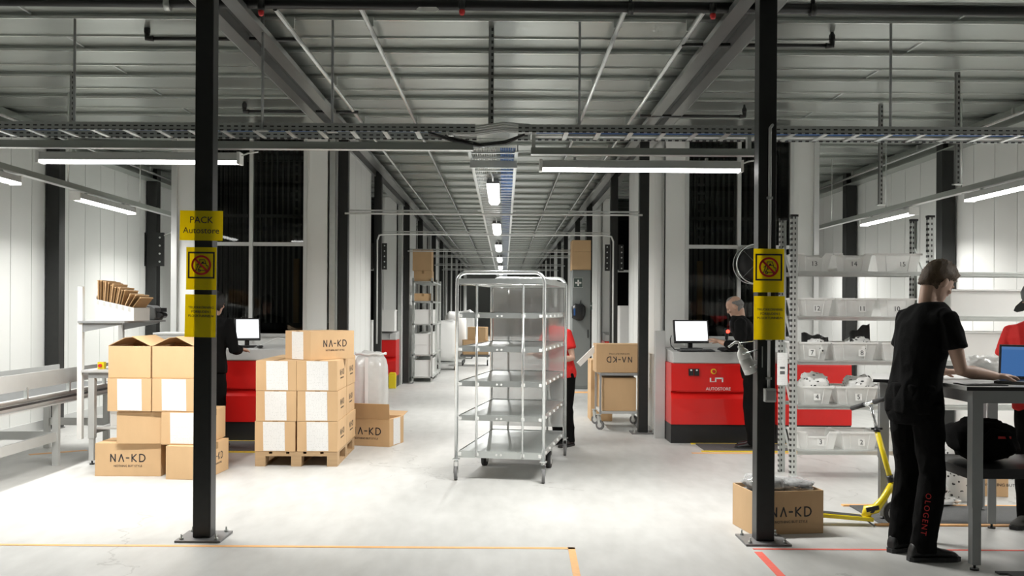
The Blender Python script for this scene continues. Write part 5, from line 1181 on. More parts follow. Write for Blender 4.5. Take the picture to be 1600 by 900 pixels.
# ================================================================== kick scooter
a = FL(1262, 808); c = FL(1404, 800)
t = thing('kick_scooter', 'yellow kick scooter leaning by the open carton', 'scooter', (0, 0, 0))
def SP(u, v, Y): return P(u, v, Y)
Y0 = 7.0
m = MB(); d0, d1 = SP(1268, 802, Y0 - 0.0), SP(1362, 810, Y0 - 0.03); m.bar((d0.x, d0.y, d0.z), (d1.x, d1.y, d1.z), 0.115, 0.03); m.build('deck', 'yellow', t, 0.006)
m = MB(); m.bar((d0.x + 0.02, d0.y, d0.z + 0.0165), (d1.x - 0.05, d1.y, d1.z + 0.0165), 0.09, 0.003); m.build('grip_tape', 'rubber', t)
k0, k1 = SP(1360, 802, Y0 - 0.03), SP(1394, 756, Y0 - 0.04)
m = MB(); m.tube([SP(1352, 808, Y0 - 0.03), SP(1356, 797, Y0 - 0.03), SP(1368, 795, Y0 - 0.03), SP(1380, 780, Y0 - 0.035), k1], [0.03, 0.042, 0.036, 0.026, 0.024], 12); m.build('neck', 'yellow', t)
m = MB(); hp = SP(1362, 797, Y0 - 0.065); m.cyl(hp + Vector((0, -0.005, 0)), hp + Vector((0, 0.08, 0)), 0.022, 16); m.bar(hp + Vector((-0.04, -0.004, 0.0)), hp + Vector((0.05, -0.004, 0.02)), 0.008, 0.03); m.build('fold_joint', 'black', t)
s0, s1 = SP(1399, 776, Y0 - 0.04), SP(1370, 672, Y0 + 0.0)
m = MB(); m.cyl(s0, s1, 0.019, 14); m.build('stem', 'yellow', t)
m = MB(); m.cyl(s0 + (s1 - s0) * 0.22, s0 + (s1 - s0) * 0.32, 0.025, 14); m.build('stem_collar', 'black', t)
h1 = SP(1360, 633, Y0 + 0.02); m = MB(); m.cyl(s1, h1, 0.0125, 12); m.build('inner_stem', 'chrome', t)
m = MB(); m.cyl(s1 - Vector((0, 0, 0.012)), s1 + Vector((0, 0, 0.012)), 0.024, 14); m.bar(s1 + Vector((-0.04, 0, 0.01)), s1 + Vector((0.04, 0, 0.01)), 0.012, 0.014); m.build('clamp', 'black', t)
g0, g1 = SP(1331, 638, Y0 + 0.18), SP(1386, 622, Y0 - 0.16); hb = g1 - g0
m = MB(); m.cyl(g0 + hb * 0.2, g0 + hb * 0.8, 0.013, 12); m.build('handlebar', 'chrome', t)
for e0, e1 in ((0, 0.36), (0.64, 1)):
    m = MB(); m.cyl(g0 + hb * e0, g0 + hb * e1, 0.0175, 14); m.build('grip', 'rubber', t)
m = MB(); m.bar(g0 + hb * 0.48, h1 + Vector((0, 0, 0.0)), 0.03, 0.03); m.build('bar_clamp', 'chrome', t)
for ctr, nm in ((SP(1400, 793, Y0 - 0.04), 'front'), (SP(1256, 801, Y0), 'rear')):
    ctr.z = 0.088; m = MB(); m.cyl(ctr - Vector((0, 0.014, 0)), ctr + Vector((0, 0.014, 0)), 0.088, 24); wv = m.build('wheel', 'rubber', t)
    m = MB(); m.cyl(ctr - Vector((0, 0.016, 0)), ctr + Vector((0, 0.016, 0)), 0.06, 20); m.build('wheel_hub', 'offwhite', wv)
m = MB(); f0 = SP(1400, 793, Y0 - 0.04); f0.z = 0.088
for s in (-1, 1): m.bar(f0 + Vector((0, s * 0.022, 0)), s0 + Vector((0, s * 0.016, 0.0)), 0.006, 0.02)
m.build('fork', 'dark_grey', t)
m = MB(); q = SP(1352, 811, Y0 - 0.06); m.tube([q, Vector((q.x + 0.05, q.y - 0.05, 0.006))], 0.006, 6); m.build('kickstand', 'dark_grey', t)

# ================================================================== things fixed on the two front columns
def sheet_sign(label, u0, u1, v0, v1, Y, tiltd=0.0):
    if u0 > 800: Y -= 0.028
    a, b = P(u0, v0, Y), P(u1, v1, Y); w, h = b.x - a.x, a.z - b.z
    t = thing('yellow_sign', label, 'sign', ((a.x + b.x) / 2, Y, (a.z + b.z) / 2)); t.rotation_euler = (0, R(tiltd), 0)
    m = MB(); m.bx(-w / 2, w / 2, 0, 0.0012, -h / 2, h / 2); m.build('sheet', 'yellow_paper', t)
    return t, w, h
YS = 6.397
t, w, h = sheet_sign('yellow sign reading PACK Autostore on the left column', 281, 348, 329, 376, YS, 0.6)
text('PACK', 0.062, 'lettering', t, (0, -0.001, 0.036)); text('Autostore', 0.058, 'lettering', t, (0, -0.001, -0.034))
def no_truck(label, u0, u1, v0, v1, tl):
    t, w, h = sheet_sign(label, u0, u1, v0, v1, YS, tl); cz = 0.022; s = 0.178
    m = MB(); e = 0.011
    for (x0, x1, z0, z1) in ((-s / 2, s / 2, s / 2 - e, s / 2), (-s / 2, s / 2, -s / 2, -s / 2 + e), (-s / 2, -s / 2 + e, -s / 2 + e, s / 2 - e), (s / 2 - e, s / 2, -s / 2 + e, s / 2 - e)): m.bx(x0, x1, -0.001, 0, z0 + cz, z1 + cz)
    m.build('black_frame', 'ink', t)
    k = 1.0; m = MB(); S = lambda pts: [(x, z + cz) for x, z in pts]
    m.strokes([S([(-0.034, -0.034), (-0.055, -0.034)]), S([(-0.034, -0.034), (-0.018, 0.012), (-0.034, 0.0)]), S([(-0.022, -0.03), (-0.01, -0.012), (0.0, -0.012), (0.0, 0.012), (0.03, 0.012), (0.034, -0.002), (0.046, -0.004), (0.046, -0.034), (-0.012, -0.034)]),
               S([(-0.008, -0.01), (-0.012, 0.036), (0.022, 0.036), (0.03, 0.012)]), S(arc(-0.014, -0.036, 0.007, 0, 360, 10)), S(arc(0.034, -0.036, 0.007, 0, 360, 10))], 0.0045, 0.0008)
    m.add([(x, -0.0008, z + cz) for x, z in [(0.002, 0.012), (0.002, 0.022), (0.014, 0.026), (0.018, 0.012)]], [(0, 3, 2, 1)]); m.build('forklift_pictogram', 'ink', t)
    m = MB(); r0, r1 = 0.066, 0.053; n = 40
    vs = [(r_ * math.cos(2 * math.pi * i / n), -0.0018, cz + r_ * math.sin(2 * math.pi * i / n)) for r_ in (r0, r1) for i in range(n)]
    m.add(vs, [(i, (i + 1) % n, n + (i + 1) % n, n + i) for i in range(n)][::-1]); m.strokes([[(-0.042, 0.042 + cz), (0.042, -0.042 + cz)]], 0.012, 0.0018); m.build('red_ring_and_bar', 'red_part', t)
    return t
def no_text(label, u0, u1, v0, v1, tl):
    t, w, h = sheet_sign(label, u0, u1, v0, v1, YS, tl)
    for i, s in enumerate(('TRUCKKÖRNING', 'FÖRBJUDEN I', 'PLOCKTUNNELN')): text(s, 0.0215, 'lettering', t, (0.004, -0.001, 0.055 - i * 0.028), bold=0.012)
no_truck('no-forklift pictogram sign on the left column', 291, 338, 386, 453, 0.3); no_text('yellow sign forbidding trucks in small text on the left column', 289, 337, 460, 527, 0.8)
no_truck('no-forklift pictogram sign on the right column', 1177.5, 1225, 388.5, 457, 0.2); no_text('yellow sign forbidding trucks in small text on the right column', 1178, 1226, 462.5, 531, 0.0)
# conduit and socket on the right column
YC = 6.385
a, b = P(1203, 205, YC), P(1201, 606, YC)
t = thing('column_conduit', 'grey conduit running down the right column to a socket', 'conduit', (b.x, YC, 0)); m = MB(); m.tube([(0.06, 0.12, a.z + 0.045), (0.02, 0.02, a.z + 0.045), (0.0, 0.0, a.z + 0.02), (0, 0, a.z - 0.03), (0, 0, b.z)], 0.0105, 10); m.build('pipe', 'lt_frame', t)
for z in (1.36, 1.1, 1.9, 2.3): m = MB(); m.bx(-0.018, 0.018, -0.012, 0.013, z - 0.008, z + 0.008); m.build('saddle', 'galv', t)
t = thing('socket_box', 'grey socket box on the right column', 'socket', (b.x + 0.002, YC, P(1201, 617, YC).z)); m = MB(); m.bx(-0.037, 0.037, -0.045, 0.012, -0.045, 0.045); m.build('case', 'lt_frame', t, 0.005); m = MB(); m.bx(-0.027, 0.027, -0.05, -0.045, -0.03, 0.03); m.build('cover', 'grey_frame', t)
# sanitiser bottle in a wire bracket
q = P(1165, 562, 6.42)
t = thing('sanitiser_bottle', 'white sanitiser bottle tilted in a bracket on the right column', 'bottle', (q.x, 6.42, q.z)); t.rotation_euler = (0, R(-22), 0)
m = MB(); m.lathe([(0.03, -0.1), (0.042, -0.095), (0.043, 0.03), (0.036, 0.06), (0.018, 0.082), (0.016, 0.1), (0.01, 0.1)], n=22); m.build('bottle', 'white', t)
m = MB(); m.lathe([(0.019, 0.082), (0.019, 0.1), (0.008, 0.104), (0.006, 0.13)], n=16); m.build('collar', 'offwhite', t)
m = MB(); m.tube([(0, 0, 0.125), (-0.02, 0, 0.135), (-0.075, 0, 0.12)], 0.008, 8); m.build('pump_nozzle', 'white', t)
m = MB(); m.bx(-0.034, 0.036, -0.0445, -0.043, -0.07, 0.02) if False else m.lathe([(0.0435, -0.06), (0.0436, 0.01)], n=22); m.build('label_band', 'offwhite', t)
t = thing('wire_bracket', 'wire bracket holding the sanitiser bottle', 'bracket', (q.x, 6.42, q.z))
m = MB(); m.tube([(0.105, 0, 0.075), (0.03, -0.03, 0.055), (-0.03, -0.05, 0.04)], 0.005, 6); m.tube([(0.105, 0, -0.03), (0.06, -0.02, -0.035), (0.02, -0.05, -0.045)], 0.005, 6); m.tube([(0.105, 0, 0.0), (0.06, 0.0, 0.0), (0.06, 0.0, 0.125), (-0.1, 0.0, 0.105)], 0.004, 6); m.build('wire', 'chrome', t)
m = MB(); m.bx(0.102, 0.107, -0.03, 0.03, -0.05, 0.09); m.build('back_plate', 'galv', t)
# hose reel on the booth glazing behind the column
q = P(1183, 412, 11.6)
t = thing('hose_reel', 'dark hose reel with chrome rim behind the right column', 'reel', (q.x, 11.72, q.z)); Xr = Matrix.Rotation(R(90), 4, 'X')
m = MB(); m.lathe([(0.07, -0.08), (0.2, -0.08), (0.2, 0.08), (0.07, 0.08)], n=28, rot=Xr); m.build('hose_coil', 'black', t)
for s in (-1, 1):
    m = MB(); m.tube([(0.24 * math.cos(R(i * 15)), s * 0.085, 0.24 * math.sin(R(i * 15))) for i in range(25)], 0.009, 8); m.build('rim', 'chrome', t)
    for k in range(4):
        m = MB(); m.bar((0, s * 0.085, 0), (0.24 * math.cos(R(45 + 90 * k)), s * 0.085, 0.24 * math.sin(R(45 + 90 * k))), 0.015, 0.006); m.build('spoke', 'dark_grey', t)
m = MB(); m.cyl((0, -0.1, 0), (0, 0.14, 0), 0.03, 14); m.build('axle', 'galv', t)
# ================================================================== people
def solid(mb, voxel, smooth=6, fold=0.0, ffreq=(7, 7, 3.2), seedv=0.0):
    """join overlapping closed shapes into one continuous skin"""
    me = bpy.data.meshes.new('tmp'); me.from_pydata(mb.v, [], mb.f); me.update()
    bm = bmesh.new(); bm.from_mesh(me); bmesh.ops.recalc_face_normals(bm, faces=bm.faces); bm.to_mesh(me); bm.free()
    o = bpy.data.objects.new('tmp', me); col.objects.link(o)
    r = o.modifiers.new('r', 'REMESH'); r.mode = 'VOXEL'; r.voxel_size = voxel; r.adaptivity = 0
    s = o.modifiers.new('s', 'SMOOTH'); s.factor = 0.5; s.iterations = smooth
    bpy.context.view_layer.update()
    out = bpy.data.meshes.new_from_object(o.evaluated_get(bpy.context.evaluated_depsgraph_get()))
    bpy.data.objects.remove(o); bpy.data.meshes.remove(me)
    if fold:
        nr = [v.normal.copy() for v in out.vertices]
        for v, n in zip(out.vertices, nr):
            p = Vector((v.co.x * ffreq[0], v.co.y * ffreq[1], v.co.z * ffreq[2])) + Vector((seedv, seedv, 0))
            k = noise.noise(p) + 0.5 * noise.noise(p * 2.1 + Vector((3, 1, 2)))
            k = (1 - abs(k) * 2.2)
            v.co += n * fold * k
    out.polygons.foreach_set('use_smooth', [True] * len(out.polygons)); out.update()
    return out
def loft(mb, rings):
    n = len(rings[0]); vs = [p for r in rings for p in r]; fs = []
    for i in range(len(rings) - 1):
        for k in range(n): fs.append((i * n + k, i * n + (k + 1) % n, (i + 1) * n + (k + 1) % n, (i + 1) * n + k))
    fs.append(tuple(range(n))[::-1]); fs.append(tuple((len(rings) - 1) * n + k for k in range(n)))
    mb.add(vs, fs, 0, True)
def ring(c, rx, ry, n=20, p=2.3, M3=None):
    out = []
    for k in range(n):
        a = 2 * math.pi * k / n; e = 2 / p
        v = Vector((math.copysign(abs(math.cos(a)) ** e, math.cos(a)) * rx, math.copysign(abs(math.sin(a)) ** e, math.sin(a)) * ry, 0))
        out.append((M3 @ v if M3 is not None else v) + Vector(c))
    return out
HEADP = [(-0.116, 0.022, 0.082, 0.035), (-0.104, 0.038, 0.094, 0.010), (-0.08, 0.052, 0.096, -0.03), (-0.045, 0.063, 0.094, -0.065), (-0.01, 0.070, 0.092, -0.085), (0.03, 0.075, 0.094, -0.098), (0.065, 0.074, 0.086, -0.098), (0.092, 0.062, 0.066, -0.082), (0.112, 0.040, 0.035, -0.055), (0.12, 0.014, 0.0, -0.02)]
def ball(mb, X, c, r, n=12):
    vs, fs = [], []; c = Vector(c)
    for j in range(n // 2 + 1):
        ph = math.pi * j / (n // 2)
        for i in range(n): th = 2 * math.pi * i / n; vs.append(X @ (c + Vector((r[0] * math.sin(ph) * math.cos(th), r[1] * math.sin(ph) * math.sin(th), r[2] * math.cos(ph)))))
    for j in range(n // 2):
        for i in range(n): fs.append((j * n + i, (j + 1) * n + i, (j + 1) * n + (i + 1) % n, j * n + (i + 1) % n))
    mb.add(vs, fs, 0, True)
def head(mb, X):
    loft(mb, [[X @ p for p in ring((0, (f + b) / 2, z), rx, (f - b) / 2, 22, 2.2)] for z, rx, f, b in HEADP])
    loft(mb, [[X @ p for p in ring((0, y, z), rx, ry, 10, 2)] for z, y, rx, ry in ((0.03, 0.088, 0.006, 0.008), (0.01, 0.094, 0.009, 0.012), (-0.012, 0.102, 0.013, 0.014), (-0.024, 0.1, 0.016, 0.012), (-0.03, 0.092, 0.010, 0.008))])   # nose
    ball(mb, X, (0, 0.090, -0.052), (0.026, 0.010, 0.007)); ball(mb, X, (0, 0.089, -0.063), (0.022, 0.010, 0.007))   # lips
    ball(mb, X, (0, 0.078, -0.098), (0.022, 0.02, 0.016))   # chin
    for s in (-1, 1):
        ball(mb, X, (s * 0.034, 0.083, 0.028), (0.026, 0.012, 0.008))   # brow
        ball(mb, X, (s * 0.042, 0.070, -0.015), (0.026, 0.02, 0.018))   # cheek
        ball(mb, X @ Matrix.Translation((s * 0.083, -0.004, -0.004)) @ Matrix.Rotation(s * R(18), 4, 'Z') @ Matrix.Rotation(R(-10), 4, 'X'), (0, 0, 0), (0.014, 0.022, 0.035))   # ear
def hand(mb, w, d, nrm, side, curl=25, k=1.0):
    """palm and five bent fingers; d = pointing direction, nrm = palm side, thumb on the `side` side"""
    d = d.normalized(); s = d.cross(nrm).normalized() * side; nrm = (nrm - d * nrm.dot(d)).normalized()
    w = Vector(w)
    m3 = Matrix((s, nrm, d)).transposed()
    loft(mb, [ring(w + d * t * k, rx * k, ry * k, 14, 2.6, m3) for t, rx, ry in ((-0.03, 0.026, 0.021), (0.0, 0.029, 0.019), (0.03, 0.038, 0.018), (0.065, 0.042, 0.016), (0.09, 0.040, 0.013))])
    for i, (x, L) in enumerate(((0.031, 0.072), (0.0105, 0.082), (-0.0105, 0.076), (-0.031, 0.058))):
        p = w + d * 0.082 * k + s * x * k; pts = [p]; dd = d + s * x * 1.2; dd.normalize()
        for j, f in enumerate((0.45, 0.32, 0.23)):
            dd = (Matrix.Rotation(R(curl * (0.5 + 0.5 * j)) , 3, s * 1.0) @ dd) if False else (dd * math.cos(R(curl * (0.6 + 0.4 * j))) + nrm * math.sin(R(curl * (0.6 + 0.4 * j)))).normalized()
            p = p + dd * L * f * k; pts.append(p)
        mb.tube(pts, [0.0095 * k, 0.009 * k, 0.0082 * k, 0.0065 * k], 8)
    b = w + d * 0.02 * k + s * 0.03 * k
    mb.tube([b, b + (d * 0.5 + s * 0.75 + nrm * 0.25).normalized() * 0.038 * k, b + (d * 0.8 + s * 0.55 + nrm * 0.4).normalized() * 0.072 * k, b + (d * 0.95 + s * 0.38 + nrm * 0.45).normalized() * 0.095 * k], [0.0145 * k, 0.012 * k, 0.0105 * k, 0.007 * k], 8)
def shoe(parent, a, yaw, mat, nm='shoe', k=1.0, sole='rubber'):
    X = Matrix.Translation((a[0], a[1], 0)) @ Matrix.Rotation(yaw, 4, 'Z') @ Matrix.Scale(k, 4)
    mb = MB(); rg = []
    for y, hw, h in ((-0.085, 0.028, 0.065), (-0.072, 0.037, 0.10), (-0.03, 0.041, 0.125), (0.02, 0.042, 0.118), (0.06, 0.044, 0.088), (0.11, 0.048, 0.070), (0.15, 0.049, 0.062), (0.185, 0.042, 0.052), (0.205, 0.024, 0.038)):
        r = []
        for i in range(16):
            an = 2 * math.pi * i / 16; z = math.sin(an); r.append(X @ Vector((hw * math.copysign(abs(math.cos(an)) ** 0.8, math.cos(an)), y, 0.016 + (h - 0.016) * (0.5 + 0.5 * z))))
        rg.append(r)
    loft(mb, rg); me = solid(mb, 0.006, 4); me.materials.append(M[mat]); o = inst(me, nm, parent)
    out = [(-0.02, -0.093), (0.02, -0.093), (0.037, -0.075), (0.042, -0.02), (0.045, 0.06), (0.052, 0.12), (0.046, 0.185), (0.026, 0.215), (-0.026, 0.215), (-0.046, 0.185), (-0.052, 0.12), (-0.045, 0.06), (-0.042, -0.02), (-0.037, -0.075)]
    s = MB(X); s.prism(out, 0.026, 'z', 0.0); s.build('sole', sole, o)
    return o
def person(label, loc, rz, k=1.0, lean=0.08, headpos=(0, 0.10, 1.66), pitch=-20, yaw=0, arms=None, legs=None, feet=(0, 0), shirt='black_cloth', trousers='black_twill', skin='skin', hair='hair',
           hair_style='short', sleeve=0.62, voxel=0.008, shoe_mat='shoe', width=1.0, collar=False, cap=False, curl=(25, 25), palm=((0, 0, -1), (0, 0, -1)), wide=1.0, fold=0.008):
    t = thing('person', label, 'person', loc, rz)
    K = Matrix.Scale(k, 4)
    def V(p): return K @ Vector(p)
    def ly(z): return lean * max(0.0, (z - 0.95) / 0.5) ** 1.2
    arms = arms or {}; legs = legs or {}
    hp = Vector(headpos); HX = K @ Matrix.Translation(hp) @ Matrix.Rotation(R(yaw), 4, 'Z') @ Matrix.Rotation(R(pitch), 4, 'X')
    sh = {s: Vector((s * 0.175 * width, ly(1.42), 1.425)) for s in (1, -1)}
    el = {1: Vector(arms.get('er', (0.24, 0.05, 1.13))), -1: Vector(arms.get('el', (-0.24, 0.05, 1.13)))}
    wr = {1: Vector(arms.get('wr', (0.22, 0.25, 0.98))), -1: Vector(arms.get('wl', (-0.22, 0.25, 0.98)))}
    TOR = [(0.86, 0.168, 0.118), (0.94, 0.170, 0.120), (1.02, 0.158, 0.108), (1.10, 0.150, 0.102), (1.20, 0.158, 0.110), (1.30, 0.172, 0.120), (1.39, 0.182, 0.118), (1.445, 0.168, 0.098), (1.485, 0.12, 0.08), (1.515, 0.07, 0.065)]
    # skin: one continuous body
    mb = MB()
    loft(mb, [[V(p) for p in ring((0, ly(z) - 0.0, z), rx * 0.88 * width, ry * 0.88, 20)] for z, rx, ry in TOR])
    nb = Vector((0, ly(1.48), 1.47)); hb = hp + Matrix.Rotation(R(pitch), 3, 'X') @ Vector((0, -0.03, -0.06))
    mb.tube([V(nb), V(nb.lerp(hb, 0.5) + Vector((0, -0.008, 0))), V(hb), V(hp)], [0.062 * k, 0.050 * k, 0.049 * k, 0.05 * k], 14)
    head(mb, HX)
    for s in (1, -1):
        f = el[s].lerp(wr[s], 0.3)
        mb.tube([V(sh[s]), V(sh[s].lerp(el[s], 0.5)), V(el[s]), V(f), V(el[s].lerp(wr[s], 0.75)), V(wr[s])], [0.052 * k, 0.046 * k, 0.039 * k, 0.041 * k, 0.032 * k, 0.027 * k], 12, flat=(1.0, 0.95))
        pv = palm[0] if s == 1 else palm[1]; dv = (wr[s] - el[s]).normalized()
        if s == 1 and 'hr' in arms: dv = Vector(arms['hr'])
        if s == -1 and 'hl' in arms: dv = Vector(arms['hl'])
        hand(mb, V(wr[s]), dv, Vector(pv), s * -1 if pv[2] < -0.5 else s * -1, curl[0] if s == 1 else curl[1], k)
    lg = {1: [Vector(legs.get('hr', (0.088, 0, 0.92))), Vector(legs.get('kr', (0.095, 0.025, 0.5))), Vector(legs.get('ar', (0.10, -0.02, 0.09)))], -1: [Vector(legs.get('hl', (-0.088, 0, 0.92))), Vector(legs.get('kl', (-0.095, 0.025, 0.5))), Vector(legs.get('al', (-0.10, -0.02, 0.09)))]}
    for s in (1, -1):
        a, b, c = lg[s]; mb.tube([V(a), V(b), V(c)], [0.075 * k, 0.05 * k, 0.035 * k], 10)
    me = solid(mb, min(voxel, 0.007), 5); me.materials.append(M[skin]); body = inst(me, 'body', t)
    for s in (1, -1):
        e = MB(); ball(e, HX, (s * 0.031, 0.083, 0.008), (0.012, 0.009, 0.008)); e.build('eye', 'eye', t)
    # shirt
    mb = MB()
    loft(mb, [[V(p) for p in ring((0, ly(z), z), rx * 1.06 * width + 0.006, ry * 1.07 + 0.006, 24)] for z, rx, ry in TOR])
    for s in (1, -1):
        e = sh[s].lerp(el[s], sleeve) if sleeve <= 1 else el[s].lerp(wr[s], sleeve - 1)
        if sleeve <= 1:
            mb.tube([V(sh[s] + Vector((-s * 0.05, 0, 0.012))), V(sh[s]), V(sh[s].lerp(el[s], sleeve * 0.5)), V(e)], [0.05 * k, 0.058 * k, 0.064 * k, 0.068 * k], 14)
        else:
            mb.tube([V(sh[s] + Vector((-s * 0.05, 0, 0.012))), V(sh[s]), V(sh[s].lerp(el[s], 0.5)), V(el[s]), V(el[s].lerp(wr[s], (sleeve - 1) * 0.6)), V(e)], [0.06 * k, 0.07 * k, 0.066 * k, 0.06 * k, 0.055 * k, 0.043 * k], 14)
    me = solid(mb, voxel, 5, fold, seedv=loc[0] * 3); me.materials.append(M[shirt]); so = inst(me, 'shirt', t)
    if collar:
        m = MB(); cr = [V(Vector((0.072 * math.cos(R(a_)), ly(1.5) + 0.068 * math.sin(R(a_)), 1.515 + 0.012 * math.sin(R(a_ + 180))))) for a_ in range(-240, 61, 20)]; m.tube(cr, 0.018 * k, 8, flat=(0.45, 1.5)); m.build('collar', shirt, so)
    # trousers
    mb = MB()
    loft(mb, [[V(p) for p in ring((0, 0, z), rx, ry, 22)] for z, rx, ry in ((0.80, 0.150, 0.112), (0.86, 0.170, 0.125), (0.95, 0.170, 0.122), (1.03, 0.160, 0.112))])
    for s in (1, -1):
        a, b, c = lg[s]
        mb.tube([V(a), V(a.lerp(b, 0.45)), V(b), V(b.lerp(c, 0.4)), V(c + Vector((0, 0, 0.03))), V(c + Vector((0, 0, -0.035)))], [0.098 * k, 0.088 * k * wide, 0.072 * k * wide, 0.073 * k * wide, 0.066 * k * wide, 0.070 * k * wide], 14)
    me = solid(mb, voxel, 5, fold * 1.1, (8, 8, 4), seedv=loc[1]); me.materials.append(M[trousers]); tr = inst(me, 'trousers', t)
    for i, s in enumerate((1, -1)):
        c = lg[s][2]; shoe(t, (c.x * k, c.y * k), R(feet[i]), shoe_mat, 'shoe', k)
    # hair: shell standing off the skull above a hairline
    if hair_style:
        vs, fs = [], []; nu, nv = 48, 28
        for j in range(nv + 1):
            ph = math.pi * j / nv
            for i in range(nu):
                th = 2 * math.pi * i / nu; d = Vector((math.sin(ph) * math.cos(th), math.sin(ph) * math.sin(th), math.cos(ph)))
                base = Vector((d.x * 0.079, d.y * 0.099 - 0.003, d.z * 0.119 + 0.004)); fr = d.y
                line = {'short': 0.02 + 0.42 * max(0, fr) ** 0.8 - 0.78 * max(0, -fr) ** 0.7, 'long': -0.9 + 1.45 * max(0, fr) ** 0.7, 'bald': 0.0 + 0.95 * max(0, fr) ** 0.7 - 0.4 * max(0, -fr)}[hair_style]
                th_ = max(0.0, min(1.0, (d.z - line + 0.16 * noise.noise(d * 9 + Vector((0, 0, loc[1])))) * 4.5))
                tuft = 0.5 + 0.55 * noise.noise(d * 6 + Vector((loc[0], 0, 0))) + 0.6 * noise.noise(d * 17)
                top = {'short': 0.006 + 0.030 * max(0, d.z) ** 0.8 + 0.03 * max(0, d.z) * max(0, fr), 'long': 0.022, 'bald': 0.005}[hair_style]
                vs.append(HX @ (base * (0.86 + 0.14 * th_) + base.normalized() * top * th_ * (0.55 + 0.6 * tuft)))
        for j in range(nv):
            for i in range(nu): fs.append((j * nu + i, (j + 1) * nu + i, (j + 1) * nu + (i + 1) % nu, j * nu + (i + 1) % nu))
        m = MB(); m.add(vs, fs, 0, True)
        if hair_style == 'short':
            rng = random.Random(3)
            for _ in range(900):
                d = Vector((rng.gauss(0, 1), rng.gauss(0, 1), rng.gauss(0, 1))).normalized(); fr = d.y
                if d.z < 0.02 + 0.42 * max(0, fr) ** 0.8 - 0.78 * max(0, -fr) ** 0.7 + 0.08: continue
                base = Vector((d.x * 0.079, d.y * 0.099 - 0.003, d.z * 0.119 + 0.004)); up = max(0, d.z)
                p0 = base * (1.0 + 0.02 * up); tip = p0 + (base.normalized() + Vector((0.3 * rng.gauss(0, 1), 0.25 * rng.gauss(0, 1) + 0.55 * up, 0.25 + 0.2 * rng.gauss(0, 1)))).normalized() * (0.010 + 0.036 * up * rng.uniform(0.6, 1.1))
                sd = d.orthogonal().normalized() * 0.006; s2 = d.cross(sd).normalized() * 0.006
                m.add([HX @ (p0 + sd), HX @ (p0 - sd * 0.5 + s2), HX @ (p0 - sd * 0.5 - s2), HX @ tip], [(0, 1, 3), (1, 2, 3), (2, 0, 3)], 0, True)
        m.build('hair', hair, t)
    if cap:
        m = MB(HX); m.lathe([(0.092, 0.025), (0.094, 0.06), (0.086, 0.1), (0.06, 0.13), (0.022, 0.143), (0.002, 0.144)], (0, 0, 0), 28); m.v = [tuple(HX @ (Vector((1, 1.12, 1)) * (HX.inverted() @ Vector(v)) + Vector((0, -0.008, 0)))) for v in m.v]
        for i, v in enumerate(m.v): pass
        co = m.build('cap', 'dark_grey', t)
        out = [(-0.078, 0.05), (-0.075, 0.12), (-0.045, 0.17), (0, 0.185), (0.045, 0.17), (0.075, 0.12), (0.078, 0.05)]
        m = MB(HX @ Matrix.Translation((0, 0.01, 0.04)) @ Matrix.Rotation(R(-12), 4, 'X')); m.prism(out, 0.006, 'z', 0); m.build('brim', 'black', co)
    return t, body, so, tr
# man in black at the laptop
t, body, so, tr = person('man in black T-shirt and black work trousers leaning over the laptop', (2.605, 6.10, 0), R(-70), 1.06, 0.10, (0.0, 0.165, 1.635), -34, -4,
       {'er': (0.262, 0.10, 1.125), 'wr': (0.275, 0.345, 1.087), 'el': (-0.25, 0.12, 1.13), 'wl': (-0.12, 0.36, 1.088), 'hr': (0.0, 1, 0.0), 'hl': (0.2, 1, 0)},
       {'hr': (0.088, 0.01, 0.92), 'hl': (-0.088, 0.01, 0.92), 'ar': (0.115, -0.03, 0.09), 'kr': (0.105, 0.05, 0.5), 'al': (-0.11, 0.005, 0.09), 'kl': (-0.10, 0.06, 0.5)}, (-16, 8), 'black_cloth', 'black_twill', 'skin', 'hair', 'short', 0.60, 0.0075, 'shoe', 0.93, curl=(14, 14))
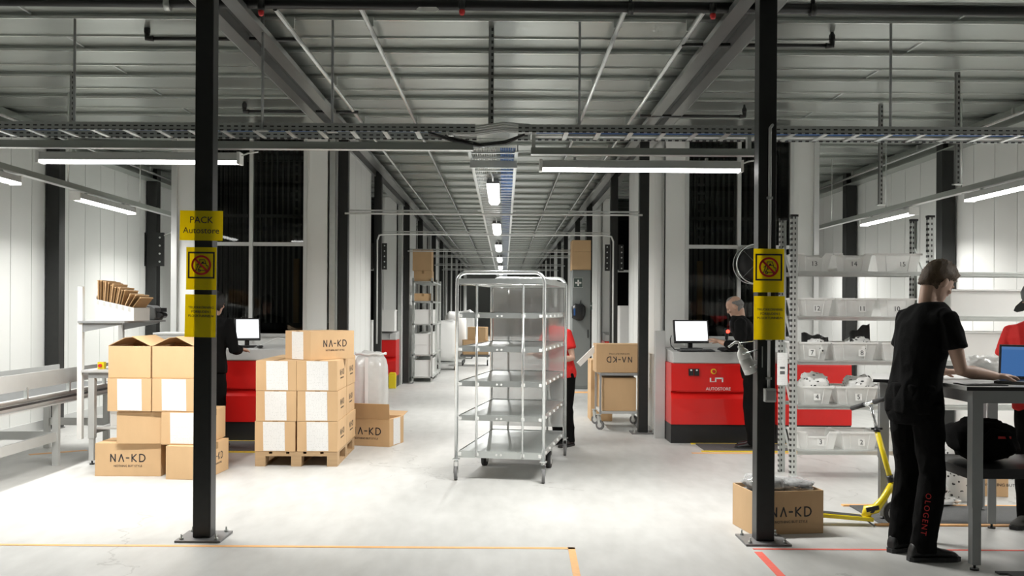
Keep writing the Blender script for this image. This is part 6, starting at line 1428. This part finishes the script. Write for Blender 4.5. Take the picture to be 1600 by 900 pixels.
# red lettering running down the outside of the right trouser leg
nv_ = Vector((0.73, -0.68, 0.0)).normalized()
o = text('OLOGENT', 0.046, 'red_lettering', t, (0.118 + nv_.x * 0.092, -0.012 + nv_.y * 0.092, 0.305), mat='red_part', spacing=1.3)
zx = nv_; xx = Vector((-0.03, -0.13, -1)).normalized(); zx = (nv_ - xx * nv_.dot(xx)).normalized(); yx = zx.cross(xx)
o.rotation_euler = Matrix((xx, yx, zx)).transposed().to_euler()
# man in red polo and cap
person('man in red polo shirt and dark cap at the right picture edge', (3.86, 6.88, 0), R(138), 0.985, 0.10, (0.0, 0.13, 1.655), -26, -38,
       {'er': (0.26, 0.06, 1.15), 'wr': (0.15, 0.29, 1.16), 'el': (-0.27, 0.05, 1.15), 'wl': (-0.15, 0.29, 1.16)}, {}, (-10, 10), 'red_cloth', 'black_twill', 'skin', 'hair', 'bald', 0.62, 0.009, 'boot', 1.06, collar=True, cap=True)
# man at the right red port
person('grey-haired man in black standing at the right red port', (2.80, 10.80, 0), R(72), 0.985, 0.14, (0.0, 0.20, 1.615), -30, 0,
       {'er': (0.25, 0.12, 1.14), 'wr': (0.17, 0.36, 1.20), 'el': (-0.25, 0.12, 1.14), 'wl': (-0.14, 0.36, 1.22)}, {}, (-8, 8), 'black_cloth', 'black_twill', 'skin_dark', 'hair_grey', 'bald', 1.75, 0.01, 'shoe', 1.03)
# person at the left red port, mostly behind the column
person('person in loose black clothes at the left red port, half hidden by the column', (-3.27, 10.66, 0), R(-20), 0.96, 0.08, (0.0, 0.12, 1.66), -20, 0,
       {'er': (0.27, 0.08, 1.12), 'wr': (0.22, 0.30, 1.12), 'el': (-0.26, 0.08, 1.12), 'wl': (-0.2, 0.3, 1.12)}, {}, (-6, 6), 'black_cloth', 'black_twill', 'skin', 'hair_black', 'long', 1.8, 0.01, 'shoe', 1.15, wide=1.25)
# worker behind the cart
person('dark-haired worker in red shirt standing behind the picking cart', (0.67, 10.95, 0), R(135), 0.90, 0.13, (0.0, 0.17, 1.63), -32, 0,
       {'er': (0.25, 0.14, 1.12), 'wr': (0.16, 0.36, 1.16), 'el': (-0.27, 0.12, 1.12), 'wl': (-0.2, 0.34, 1.1)}, {}, (-8, 8), 'red_cloth', 'black_twill', 'skin', 'hair_black', 'long', 0.62, 0.01, 'shoe', 1.0)
